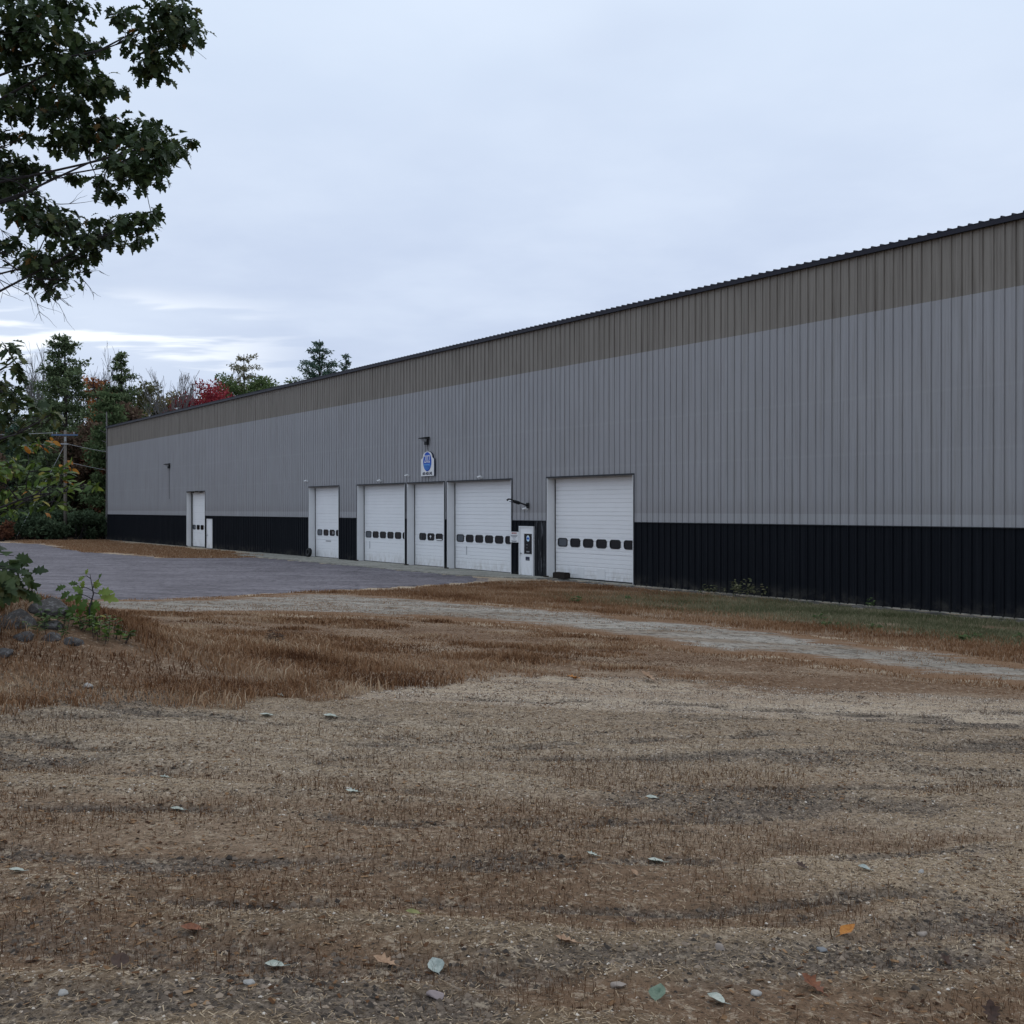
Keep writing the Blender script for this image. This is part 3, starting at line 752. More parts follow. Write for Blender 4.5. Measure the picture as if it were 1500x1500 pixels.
MB().tube([(0, -.05, 0), (0, -.95, .27), (0, -1.05, .27), (0, -1.12, .22)], [.035, .03, .035, .045], 8).build('arm', M_BLACK, Lp)
MB().tube([(0, -.42, .09), (0, -.50, .11), (0, -.72, .17), (0, -.80, .19)], [.035, .075, .07, .035], 8).tube([(.0, -.78, .13), (0, -1.0, .18)], .012, 5).build('sleeve', M_BLACK, Lp)
# block at the foot of the near door, tyre at the lone door
o = MB().box(-.38, .38, -.16, .16, 0, .22).box(-.36, .36, -.14, .14, .221, .25).build('timber_block', M_BLOCK); o.location = on_wall(-19.2, -.12, .06); o.rotation_euler = (0, 0, WROT)
tag(o, 'dark timber block lying on the sill of the near overhead door', 'block')
ty = MB(); tn_ = 18
for r_, yy in ((.24, -.09), (.27, -.06), (.27, .06), (.24, .09), (.13, .08), (.13, -.08)):
    ty.v += [(r_ * math.cos(2 * math.pi * k / tn_), yy, r_ * math.sin(2 * math.pi * k / tn_)) for k in range(tn_)]
for r_ in range(6):
    for k in range(tn_):
        k2 = (k + 1) % tn_; r2 = (r_ + 1) % 6
        ty.f.append([r_ * tn_ + k, r_ * tn_ + k2, r2 * tn_ + k2, r2 * tn_ + k]); ty.m.append(0)
o = ty.build('old_tyre', M_BLACK, None, True); o.location = on_wall(-43.2, -.16, .32); o.rotation_euler = (R(-8), 0, WROT)
tag(o, 'small black tyre leaning at the foot of the lone four-window door', 'tyre')

# ------------------------------------------------------------------ leaves and trees
OAKT = np.array([(0, 0), (.05, .12), (.17, .16), (.12, .30), (.28, .40), (.16, .50), (.30, .68), (.13, .72), (.10, .88), (0, 1.0), (-.10, .88), (-.13, .72), (-.30, .68), (-.16, .50), (-.28, .40), (-.12, .30), (-.17, .16), (-.05, .12)])
OVALT = np.array([(0, 0), (.13, .15), (.22, .38), (.20, .60), (.11, .82), (0, 1.0), (-.11, .82), (-.20, .60), (-.22, .38), (-.13, .15)])
DIAT = np.array([(0, 0), (.25, .4), (.0, 1.), (-.25, .4)])
def unit(v): return v / np.maximum(np.linalg.norm(v, axis=-1, keepdims=True), 1e-9)
def leaves(name, pos, d, nrm, size, templ, mat, tint, parent=None, droop=.12):
    """pos (n,3), d along the leaf, nrm its face normal; one polygon fan per leaf"""
    n = len(pos); d = unit(d); w = unit(np.cross(d, nrm)); nn = np.cross(w, d)
    T = templ; k = len(T)
    size = np.asarray(size).reshape(-1, 1, 1)
    lift = (-droop * T[:, 1] ** 2 + .35 * np.abs(T[:, 0]))[None, :, None]
    V = pos[:, None, :] + size * (w[:, None, :] * T[None, :, 0, None] + d[:, None, :] * T[None, :, 1, None] + nn[:, None, :] * lift)
    V = V.reshape(-1, 3)
    if k <= 4:
        F_ = (np.arange(n)[:, None] * k + np.arange(k)[None, :])
        tn2 = tint
    else:            # halves share the midrib: quads across the leaf
        idx = []
        h = k // 2
        for i in range(1, h):
            idx.append((i, i + 1, k - i - 1, k - i) if i + 1 < k - i - 1 else (i, i + 1, k - i, k - i))
        tri = [(0, 1, k - 1)] + [(i, i + 1, k - i - 1) for i in range(1, h - 1)] + [(i, k - i - 1, k - i) for i in range(1, h - 1)] + [(h - 1, h, h + 1)]
        tri = np.array(tri)
        F_ = (np.arange(n)[:, None, None] * k + tri[None]).reshape(-1, 3); tn2 = np.repeat(tint, len(tri))
    me_ = mesh_np(name, V, F_, [mat], tint=tn2)
    return link(bpy.data.objects.new(name, me_), parent)
def rv3(n): return unit(rg.normal(size=(n, 3)))
def twig_path(a, b, sag=.1, n=6, wob=.05):
    a, b = Vector(a), Vector(b); L = (b - a).length; out_ = []
    w1 = Vector((rnd.uniform(-1, 1), rnd.uniform(-1, 1), rnd.uniform(-1, 1))) * wob * L
    for i in range(n + 1):
        t = i / n; out_.append(a.lerp(b, t) + Vector((0, 0, sag * L * math.sin(math.pi * t))) + w1 * math.sin(math.pi * t) + Vector((rnd.uniform(-1, 1), rnd.uniform(-1, 1), rnd.uniform(-1, 1))) * wob * .25 * L * (0 < i < n))
    return out_
OAK = [(-5.21,15.48,10.32,.53,.37),(-5.2,16.09,10.35,.37,.27),(-5.51,15.74,10.03,.43,.27),(-5.73,16.21,9.91,.32,.19),(-7.04,16.25,10.89,.53,.27),(-7.26,15.13,10.31,.48,.43),(-6.91,15.03,9.96,.53,.27),(-6.89,16.67,10.45,.37,.21),(-7.5,15.52,9.93,.48,.37),(-6.81,15.47,9.6,.43,.27),(-7.14,16.99,10.08,.53,.3),(-6.38,15.94,9.48,.3,.27),(-7.78,16.67,9.67,.64,.32),(-7.76,15.95,9.17,.43,.21),(-8.05,16.28,8.91,.19,.13),(-7.24,15.3,8.5,.13,.1),(-7.05,16.27,9.24,.53,.27),(-7.36,16.74,8.97,.32,.21),(-6.63,16.05,8.78,.37,.3),(-6.48,16.48,9.04,.37,.27),(-5.99,16.34,8.88,.53,.32),(-5.24,15.13,8.29,.43,.35),(-5.45,16.52,8.67,.27,.21),(-5.09,16.18,8.68,.1,.1),(-5.93,15.6,8.15,.43,.26),(-5.4,15.06,7.92,.37,.21),(-6.53,16.73,8.15,.21,.17),(-6.45,15.95,8.05,.17,.11),(-8.0,16.44,8.53,.43,.21),(-7.88,16.76,8.53,.32,.15),(-8.1,16.43,8.2,.27,.15),(-7.19,16.84,8.41,.14,.11),(-7.53,15.79,7.52,.32,.19),(-7.64,16.6,7.82,.51,.21),(-6.89,15.89,7.45,.32,.15),(-7.54,16.87,7.61,.64,.17),(-6.7,16.76,7.6,.3,.15),(-5.67,15.19,7.15,.37,.19),(-5.35,15.27,7.25,.14,.17),(-6.59,15.43,7.06,.51,.15),(-6.21,16.93,7.35,.19,.12),(-6.24,15.87,7.18,.3,.13),(-7.91,16.25,7.17,.27,.15),(-7.18,15.6,6.74,.43,.14),(-6.85,16.01,6.93,.3,.17),(-6.43,15.77,6.87,.19,.12),(-5.97,15.7,10.53,.23,.15)]
OAK2 = [(-5.5,11.12,4.72,.13,.09),(-5.4,11.12,4.55,.16,.12),(-5.69,11.57,4.37,.19,.1),(-5.39,11.25,4.44,.09,.06),(-5.61,11.6,4.26,.19,.13),(-5.44,11.5,4.13,.13,.1),(-5.73,11.69,4.0,.18,.18),(-5.25,11.24,3.94,.18,.07),(-4.74,10.53,3.91,.12,.06),(-5.1,11.5,3.96,.07,.05),(-5.59,11.65,3.76,.21,.12),(-5.71,11.57,3.71,.13,.1),(-5.51,11.1,4.13,.1,.15)]
BEECH = [(-6.08,12.84,3.71,.12,.05),(-5.55,12.04,3.71,.07,.04),(-6.34,13.03,3.51,.2,.12),(-5.93,12.62,3.45,.22,.12),(-5.51,12.16,3.35,.18,.12),(-5.23,11.8,3.38,.12,.08),(-6.32,13.07,3.21,.23,.1),(-6.15,13.28,3.21,.22,.08),(-5.25,11.84,3.16,.18,.07),(-5.56,12.98,3.23,.13,.06),(-5.12,12.36,3.21,.1,.04),(-4.86,11.94,3.21,.05,.03),(-5.31,12.17,3.31,.08,.07),(-6.34,12.93,3.03,.17,.08),(-6.16,13.1,3.03,.22,.08),(-5.3,11.77,2.98,.13,.07),(-6.17,12.68,2.89,.15,.07),(-5.85,11.77,3.3,.12,.17),(-6.37,12.85,2.94,.1,.07),(-5.34,12.23,3.46,.04,.03)]
def cluster_tree(name, label, base, height, clusters, extra, leaf, dens, templ, mat, tintf, twigmat=M_TWIG, trunk_r=.25, droop=.9, seed=1, orange=None):
    """a tree whose crown is made of leafy sprays at the ends of real branches"""
    r_ = random.Random(seed); g = np.random.default_rng(seed)
    root = empty(name, (base[0], base[1], Hs(base[0], base[1]) - .05)); tag(root, label, 'tree')
    B = Vector(root.location)
    lean = Vector((r_.uniform(-.4, .4), r_.uniform(-.4, .4), 0))
    tp = [Vector((0, 0, 0)), Vector((0, 0, height * .3)) + lean * .3, Vector((0, 0, height * .65)) + lean * .8, Vector((0, 0, height)) + lean]
    MB().tube(tp, [trunk_r * 1.15, trunk_r * .85, trunk_r * .5, trunk_r * .12], 10).build('trunk', M_BARK, root, True)
    allc = [(Vector(c_[:3]) - B, c_[3], c_[4]) for c_ in clusters] + [(Vector(e[:3]), e[3], e[4]) for e in extra]
    # limbs: every cluster hangs on the nearest already built wood, farther ones built first
    br = MB(); nodes = []
    def trunk_at(zz):
        t = max(0.15, min(.95, zz / height)); 
        for i in range(3):
            za, zb = tp[i].z, tp[i + 1].z
            if za <= t * height <= zb: return tp[i].lerp(tp[i + 1], (t * height - za) / (zb - za))
        return tp[-1]
    order = sorted(allc, key=lambda c_: -c_[0].xy.length)
    for (c_, rx, rz) in order:
        best = None
        for nd in nodes:
            dd = (nd[0] - c_).length
            if nd[0].xy.length < c_.xy.length + .1 and (best is None or dd < best[0]): best = (dd, nd[0], nd[1])
        ta = trunk_at(c_.z - .42 * c_.xy.length)
        if best is None or best[0] > .085 * (ta - c_).length + .35:
            L = (ta - c_).length
            pth = twig_path(ta, c_, .05, 9, .05); rr = [max(.006, .032 * (L / 6) * (1 - i / 9) ** 1.2 + .007) for i in range(10)]
        else:
            pth = twig_path(best[1], c_, .06, 4, .08); rr = [max(.004, min(best[2], .014) * (1 - i / 5)) for i in range(5)]
        br.tube(pth, rr, 5)
        for p_, q_ in zip(pth[1:], rr[1:]): nodes.append((p_, q_))
        for k in range(3):      # twigs inside the spray
            e_ = c_ + Vector((r_.uniform(-1, 1) * rx, r_.uniform(-1, 1) * rx, r_.uniform(-1, .6) * rz))
            br.tube(twig_path(pth[-2], e_, .05, 3, .1), [.006, .005, .004, .003], 3, cap=False)
    br.build('limbs', twigmat, root)
    P_, D_, N_, S_ = [], [], [], []
    for (c_, rx, rz) in allc:
        n_ = int(dens * (rx * rz) / leaf ** 2) + 4
        rx *= 1.12; rz *= 1.15; u = rv3(n_) * (g.random((n_, 1)) ** .4); u[:, 0] *= rx; u[:, 1] *= min(rx, .5); u[:, 2] *= rz
        # leaves grow in whorls: pull towards a few twig tips
        tips = rv3(max(3, n_ // 7)); tips[:, 0] *= rx; tips[:, 1] *= min(rx, .5); tips[:, 2] *= rz
        tips *= (g.random((len(tips), 1)) ** .35)
        ti = tips[g.integers(0, len(tips), n_)]
        q = u * .35 + ti * .72
        pos = np.array(c_)[None] + q
        out_ = unit(q * np.array([1, 1, .6]) + g.normal(size=(n_, 3)) * .35 * leaf + (u - ti) * 1.1)
        d = unit(out_ + np.array([0, 0, -droop]) + g.normal(size=(n_, 3)) * .35)
        nr = unit(np.array([0, 0, 1.])[None] + out_ * .8 + g.normal(size=(n_, 3)) * .5)
        P_.append(pos); D_.append(d); N_.append(nr); S_.append(leaf * g.uniform(.65, 1.25, n_))
    P_ = np.concatenate(P_); D_ = np.concatenate(D_); N_ = np.concatenate(N_); S_ = np.concatenate(S_)
    leaves('crown', P_, D_, N_, S_, templ, mat, tintf(g, len(P_)), root)
    return root, B
def oak_tint(g, n):
    t = np.clip(g.normal(.45, .22, n), 0, .9); k = g.random(n) < .018; t[k] = g.uniform(.93, 1, k.sum()); return t
exr = random.Random(5); extra = []
for k in range(95):                          # the rest of the crown, over and beyond the left edge
    a = exr.uniform(0, 2 * math.pi); rr = exr.uniform(1.5, 6.8); zz = exr.uniform(4.0, 13.0)
    f_ = math.sqrt(max(0.05, 1 - ((zz - 7.5) / 6.5) ** 2)); x_ = rr * f_ * math.cos(a); y_ = rr * f_ * math.sin(a)
    if x_ > 3.6 and zz < 11.0: x_ = -x_
    extra.append((x_, y_, zz, exr.uniform(.5, .9), exr.uniform(.3, .5)))
oak, OB = cluster_tree('oak_tree', 'tall dark green oak reaching into the sky above the gravel yard', (-13.2, 16.6), 12.5, OAK, extra, .172, 34., OAKT * np.array([1.3, 1]), M_OAK, oak_tint, seed=3)
# bare lower twigs of the oak
bt = MB()
def spray(mb, a, d, L, r_, depth):
    a = Vector(a); d = Vector(d).normalized(); n_ = 5; pts = [a]
    for i in range(n_):
        d = (d + Vector((rnd.uniform(-.3, .3), rnd.uniform(-.3, .3), rnd.uniform(-.22, .22)))).normalized(); pts.append(pts[-1] + d * L / n_)
    mb.tube(pts, [r_ * (1 - .7 * i / n_) for i in range(n_ + 1)], 4, cap=False)
    if depth:
        for k in range(4):
            p = pts[rnd.randint(1, n_)]; s_ = (d + Vector((rnd.uniform(-.8, .8), rnd.uniform(-.8, .8), rnd.uniform(-.7, .7)))).normalized()
            spray(mb, p, s_, L * rnd.uniform(.35, .6), r_ * .55, depth - 1)
for a, d, L in (((-8.9, 16.2, 7.4), (1, 0, -.42), 1.5), ((-8.6, 16.0, 7.2), (1, .05, -.5), 1.3), ((-8.0, 16.1, 6.85), (1, 0, -.25), 1.35), ((-7.4, 15.9, 6.5), (1, -.1, .02), 1.0), ((-8.2, 16., 8.1), (1, 0, -.2), 1.2)):
    spray(bt, Vector(a) - OB, d, L, .014, 2)
for pl in (((-10.6, 16.4, 8.7), (-8.9, 16.2, 9.5), (-7.6, 16.0, 9.85), (-6.4, 15.9, 10.05), (-5.7, 15.8, 10.35)), ((-10.4, 16.3, 7.4), (-8.6, 16.2, 8.0), (-7.2, 16.1, 8.25), (-6.1, 16.1, 8.5))):
    bt.tube([Vector(p) - OB for p in pl], [.024, .021, .018, .014, .009][:len(pl)], 6)
bt.build('bare_twigs', M_TWIG, oak)
ex2 = []
for k in range(46):
    a = exr.uniform(0, 2 * math.pi); rr = exr.uniform(.6, 2.3); zz = exr.uniform(1.4, 4.6); x_ = rr * math.cos(a); y_ = rr * math.sin(a)
    if x_ > 1.5: x_ = -x_
    ex2.append((x_, y_, zz, exr.uniform(.3, .5), exr.uniform(.15, .3)))
cluster_tree('young_oak', 'young oak with dark drooping leaves at the left of the yard', (-8.4, 11.6), 5.0, OAK2, ex2, .135, 22., OAKT * np.array([1.2, 1]), M_OAK, lambda g, n: np.clip(g.normal(.6, .25, n), 0, .9), trunk_r=.07, seed=4, droop=.6)
ex3 = [(a, b_, c_, .35, .2) for a, b_, c_ in [(exr.uniform(-2., 1.2), exr.uniform(-1.6, 1.6), exr.uniform(.5, 3.0)) for _ in range(34)]]
bt_, BB = cluster_tree('beech_sapling', 'bright green young beech with some orange leaves left of the lot', (-8.2, 12.9), 3.6, BEECH, ex3, .135, 14.0, OVALT, M_BEECH, lambda g, n: np.clip(g.normal(.5, .28, n), 0, 1), trunk_r=.045, seed=6, droop=.25)
og = np.random.default_rng(8)
oc = np.array([(-5.85, 12.45, 3.70), (-5.75, 12.4, 3.69), (-5.67, 12.4, 3.72), (-5.55, 12.4, 3.75), (-5.93, 12.5, 3.66), (-5.42, 12.4, 3.48), (-5.36, 12.4, 3.5), (-5.95, 12.4, 3.07), (-5.62, 12.4, 2.93), (-5.5, 12.4, 3.28)])
op = (oc[:, None, :] + og.normal(size=(10, 2, 3)) * .03).reshape(-1, 3)
leaves('orange_leaves', op - np.array(BB), unit(np.array([[.7, 0, -.4]]) + og.normal(size=(20, 3)) * .4), unit(np.array([[0, -.5, 1.]]) + og.normal(size=(20, 3)) * .4), og.uniform(.08, .125, 20), OVALT, M_ORLEAF, og.random(20), bt_)

# --- trees beyond the lot
def crown_cards(n_, centres, radii, size, g, up=.35):
    idx = g.choice(len(centres), n_, p=radii ** 2 / (radii ** 2).sum()); u = rv3(n_) * (g.random((n_, 1)) ** .45)
    pos = centres[idx] + u * radii[idx][:, None] * np.array([1, 1, .75])
    d = unit(u + g.normal(size=(n_, 3)) * .6 + np.array([0, 0, up * .3])); nr = unit(u + np.array([0, 0, up]) + g.normal(size=(n_, 3)) * .6)
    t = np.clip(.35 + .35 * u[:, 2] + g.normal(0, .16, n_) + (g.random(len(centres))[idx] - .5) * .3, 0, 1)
    return pos, d, nr, size * g.uniform(.6, 1.4, n_), t
def broad_tree(x, y, top, r, mat, label, seed, dens=1., group=None, bark=M_BARK, low=.25, name='broadleaf_tree', leaf=.42):
    g = np.random.default_rng(seed); z0 = float(H0(x, y)); h = top - z0
    root = empty(name, (x, y, z0)); tag(root, label, 'tree', group)
    mb = MB().tube([(0, 0, -.1), (.15, 0, h * .4), (0, .1, h * .8)], [.022 * h, .015 * h, .005 * h], 7)
    nc = int(22 * dens) + 8
    cz = h * (low + (1 - low) * g.random(nc) ** .8) * .94; f_ = np.sqrt(np.clip(1 - ((cz / h - (low + 1) / 2 * .92) / ((1 - low) * .56)) ** 2, .05, 1))
    a = g.random(nc) * 6.283; rr = r * f_ * (g.random(nc) ** .5) * .9
    cen = np.stack([rr * np.cos(a), rr * np.sin(a), cz], 1); rad = r * g.uniform(.22, .42, nc)
    for c_ in cen[:14]: mb.tube(twig_path((0, 0, max(h * .2, c_[2] * .72)), c_, .05, 4, .06), [.006 * h, .005 * h, .0035 * h, .002 * h, .001 * h], 4, cap=False)
    mb.build('trunk', bark, root, True)
    n_ = int(3600 * dens)
    leaves('crown', *crown_cards(n_, cen, rad, leaf, g)[:3], size=leaf * g.uniform(.6, 1.3, n_), templ=DIAT, mat=mat, tint=np.clip(g.normal(.5, .25, n_), 0, 1), parent=root)
    return root
def pine(x, y, top, r, mat, label, seed, whorls=14, sparse=1., low=.25, taper=.75, group=None, name='pine_tree', card=.40, lift=.12):
    g = np.random.default_rng(seed); z0 = float(H0(x, y)); h = top - z0
    root = empty(name, (x, y, z0)); tag(root, label, 'tree', group)
    MB().tube([(0, 0, -.1), (.1, 0, h * .5), (0, 0, h * .985)], [.017 * h, .011 * h, .002 * h], 7).build('trunk', M_BARK, root, True)
    br = MB(); P_, D_, N_, T_ = [], [], [], []
    for w in range(whorls):
        f_ = (w + g.uniform(-.3, .3)) / whorls; zz = h * (low + (1 - low) * np.clip(f_, 0, .97)); rad = r * ((1 - f_) ** taper) * g.uniform(.75, 1.15) + .12
        nb = int(g.integers(4, 7))
        a0 = g.random() * 6.28
        for k in range(nb):
            a = a0 + k * 6.283 / nb + g.uniform(-.35, .35); L = rad * g.uniform(.42, 1.2)
            zz = h * (low + (1 - low) * np.clip(f_ + g.uniform(-.5, .5) / whorls, 0, .97))
            e = np.array([math.cos(a) * L, math.sin(a) * L, zz + L * g.uniform(-.02, lift * 2)]); s_ = np.array([0, 0, zz])
            br.tube([s_, (s_ + e) / 2 + np.array([0, 0, -.04 * L]), e], [.03 + .012 * L, .02 + .006 * L, .012], 3, cap=False)
            nn = int((16 + 46 * L) * sparse)
            t = g.uniform(.3, 1.05, nn)[:, None]
            q = s_ + (e - s_) * t + g.normal(size=(nn, 3)) * np.array([.25, .25, .17]) * (.42 + .32 * L)
            P_.append(q); D_.append(unit((e - s_) * .5 / max(L, .1) + g.normal(size=(nn, 3)) * .75 + np.array([0, 0, .28]))); N_.append(unit(np.array([0, 0, 1.]) + g.normal(size=(nn, 3)) * .5))
            T_.append(np.clip(g.normal(.5, .22, nn) + (g.random() - .5) * .3, 0, 1))
    br.build('boughs', M_BARK, root)['kind'] = 'stuff'
    P_ = np.concatenate(P_); n_ = len(P_)
    leaves('crown', P_, np.concatenate(D_), np.concatenate(N_), card * g.uniform(.6, 1.3, n_), DIAT, mat, np.concatenate(T_), root)
    return root
def bare_tree(x, y, top, label, seed, bark, spread=.5, name='bare_tree', group=None):
    g = random.Random(seed); z0 = float(H0(x, y)); h = top - z0
    root = empty(name, (x, y, z0)); tag(root, label, 'tree', group)
    MB().tube([(0, 0, -.1), (.1, 0, h * .4), (.0, .1, h * .7)], [.013 * h, .009 * h, .005 * h], 6).build('trunk', bark, root, True)
    mb = MB()
    def rec(a, d, L, r_, dep):
        d = d.normalized(); pts = [a]
        for i in range(4):
            d = (d + Vector((g.uniform(-.15, .15), g.uniform(-.15, .15), g.uniform(-.02, .2)))).normalized(); pts.append(pts[-1] + d * L / 4)
        mb.tube(pts, [max(.016, r_ * (1 - .15 * i)) for i in range(5)], 3, cap=False)
        if dep:
            for k in range(4):
                rec(pts[g.randint(1, 4)], d + Vector((g.uniform(-1, 1), g.uniform(-1, 1), g.uniform(-.1, .6))) * spread, L * g.uniform(.5, .72), r_ * .55, dep - 1)
    for k in range(7):
        a = g.uniform(0, 6.28); st_ = Vector((0.05, .05, h * g.uniform(.42, .7)))
        rec(st_, Vector((math.cos(a) * spread, math.sin(a) * spread, 1.)), (h - st_.z) * .55, .0045 * h, 3)
    mb.build('branches', bark, root)
    return root
bare_tree(-54.9, 118, 21.2, 'bare grey tree left of the tallest dark pine', 21, M_BARKG)
bare_tree(-49.0, 120, 19.6, 'bare brown tree just right of the tallest dark pine', 22, M_TWIG)
bare_tree(-38.4, 116, 18.2, 'bare pale birch left of the red maple', 23, M_BARKG, name='bare_birch')
pine(-48.9, 112, 22.4, 5.0, M_PINE, 'tallest broad dark pine in the wood beyond the lot', 31, 24, 1.15, .2, .58)
pine(-45.0, 118, 21.4, 3.7, M_PINE, 'second pine with a rounded tip right of the tallest pine', 32, 23, 1.15, .2, .66)
pine(-40.5, 103, 14.9, 2.9, M_LPINE, 'short bright green pine behind the far corner of the warehouse', 33, 17, 1.2, .15, .5)
pine(-36.9, 141, 24.6, 5.2, M_EPINE, 'pale thin pine standing above the round green trees', 34, 13, .6, .45, .5)
pine(-28.2, 150, 28.2, 7.2, M_PINE2, 'blue green pine rising alone above the roof edge', 35, 19, .95, .3, .72)
pine(-24.8, 153, 26.6, 2.9, M_PINE2, 'small pointed spruce right of the blue green pine', 36, 15, 1.1, .3, .9, name='spruce_tree')
broad_tree(-51.0, 126, 19.9, 2.8, M_ORANGE, 'orange maple between the two dark pines', 41, 1., low=.35)
broad_tree(-44.9, 126, 19.3, 3.0, M_DULLG, 'dull green round tree left of the bare birch', 42)
broad_tree(-41.2, 122, 17.1, 3.2, M_OLIVE, 'olive yellow tree in front of the bare birch', 43)
broad_tree(-42.4, 112, 14.6, 3.2, M_BROWN, 'brown leafed tree behind the far end of the roof', 44)
broad_tree(-36.4, 121, 18.3, 4.1, M_REDL, 'deep red maple behind the roof edge', 45, 2.2, name='red_maple', low=.45, leaf=.36)
broad_tree(-38.6, 136, 21.4, 3.4, M_GRND, 'round green tree just right of the red maple', 46, 1.5)
broad_tree(-34.2, 138, 21.4, 3.9, M_GRND, 'wide green tree under the pale thin pine', 47, 1.7)
broad_tree(-31.2, 150, 23.2, 3.4, M_GRND, 'green treetop left of the blue green pine', 48, 1.2)
broad_tree(-42.6, 108, 11.2, 2.8, M_RUST, 'rusty brown tree behind the utility pole', 49, 1.2, low=.12)
broad_tree(-46.2, 107, 10.8, 3.0, M_BROWN, 'dark brown tree left of the utility pole', 50, 1.2, low=.12)
# the wood behind them
kr = random.Random(12); wt = 0; wood = []
for row, (Yr, xa, xb, st_, tmin, tmax) in enumerate(((104, -66, -43, 3.4, 7.5, 11), (110, -70, -43, 3.3, 11.5, 15.5), (122, -76, -44, 2.9, 14, 18.5), (136, -84, -36, 3.2, 16, 20))):
    x = xa
    while x < xb:
        xx = x + kr.uniform(-1.3, 1.3); yy = Yr + kr.uniform(-3, 3); tp_ = kr.uniform(tmin, tmax); wt += 1; k = kr.random()
        if k < .5: wood.append((row, xx, 'dark evergreen', pine(xx, yy, tp_, kr.uniform(2.6, 3.6), M_PINE if k < .3 else M_PINE2, 'dark evergreen in the dense wood beyond the lot', 100 + wt, 14, .75, .08, .55, 'dark evergreens of the wood')))
        else: wood.append((row, xx, 'autumn broadleaf tree', broad_tree(xx, yy, tp_ - 1, kr.uniform(2.6, 3.6), kr.choice([M_DULLG, M_BROWN, M_GRND, M_DULLG]), 'autumn broadleaf tree in the dense wood beyond the lot', 100 + wt, .8, 'broadleaf trees of the wood', low=.1)))
        x += st_
ORD = ['first', 'second', 'third', 'fourth', 'fifth', 'sixth', 'seventh', 'eighth', 'ninth', 'tenth', 'eleventh', 'twelfth', 'thirteenth', 'fourteenth', 'fifteenth', 'sixteenth', 'seventeenth', 'eighteenth', 'nineteenth', 'twentieth']
for row in range(4):
    for kind_ in ('dark evergreen', 'autumn broadleaf tree'):
        for n_, q in enumerate(sorted([q for q in wood if q[0] == row and q[2] == kind_], key=lambda q: -q[1])):
            q[3]['label'] = '%s, %s from the warehouse end in the %s row of the wood' % (kind_, ORD[n_], ('front', 'second', 'third', 'rearmost')[row])
# dead grey trunk by the building corner
dt = empty('dead_trunk', (-39.5, 99.8, 0)); tag(dt, 'thin dead grey trunk right at the far corner of the warehouse', 'tree')
mb = MB().tube([(0, 0, -.1), (.05, 0, 6), (0, 0, 12.4)], [.14, .11, .05], 7)
mb.build('trunk', M_BARKG, dt)
mb = MB()
for k in range(9):
    zz = 4 + k * .9; a = kr.uniform(0, 6.28); mb.tube([(0, 0, zz), (math.cos(a) * .7, math.sin(a) * .7, zz + .25)], [.03, .012], 4)
mb.build('dead_stubs', M_BARKG, dt)
# undergrowth along the lot edge
def shrub(x, y, h, r, mat, label, seed, group=None, n=1500, leaf=.30, name='shrub', zoff=0.):
    g = np.random.default_rng(seed); z0 = float(H0(x, y)) + zoff
    root = empty(name, (x, y, z0)); tag(root, label, 'shrub', group)
    mb = MB(); nc = 12; a = g.random(nc) * 6.28; rr = r * np.sqrt(g.random(nc)) * .8
    cen = np.stack([rr * np.cos(a), rr * np.sin(a), h * g.uniform(.2, .8, nc)], 1); rad = np.full(nc, min(h, r) * .36)
    for c_ in cen: mb.tube(twig_path((c_[0] * .2, c_[1] * .2, -.05), c_, .05, 3, .08), [.03 * h / 2, .022 * h / 2, .015 * h / 2, .006 * h / 2], 4, cap=False)
    mb.build('stems', M_TWIG, root)
    pos, d, nr, s_, t = crown_cards(n, cen, rad, leaf, g); pos[:, 2] = np.maximum(pos[:, 2], .02)
    leaves('foliage', pos, d, nr, s_, DIAT, mat, t, root)
    return root
bush = []
for k in range(26):
    x = -66 + (k % 17) * 1.75 + (k > 16) * 12.; y = 96.6 + kr.uniform(-1, 1.2) + (k > 16) * 2.2
    bush.append((x, y + (2.5 if x > -41 else 0), k > 16, k))
ORD = ['first', 'second', 'third', 'fourth', 'fifth', 'sixth', 'seventh', 'eighth', 'ninth', 'tenth', 'eleventh', 'twelfth', 'thirteenth', 'fourteenth', 'fifteenth']
for back in (False, True):
    for side in (-1, 1):
        row = sorted([q for q in bush if q[2] == back and (q[0] + 42.4) * side > 0], key=lambda q: abs(q[0] + 42.4))
        for n_, (x, y, _, k) in enumerate(row):
            shrub(x, y, kr.uniform(2.0, 3.1), kr.uniform(1.4, 2.0), M_SHRUB, 'dark bush, %s %s of the utility pole in the %s row' % (ORD[n_], 'left' if side < 0 else 'right', 'back' if back else 'front'), 200 + k, 'dark bushes along the lot edge')
shrub(-46.2, 92.8, 2.0, 1.0, M_RUST, 'small rusty red bush at the left end of the bushes', 230, n=700)
broad_tree(-40.4, 103.5, 8.6, 2.0, M_RUST, 'reddish brown small tree beside the warehouse corner', 51, 1., low=.1)

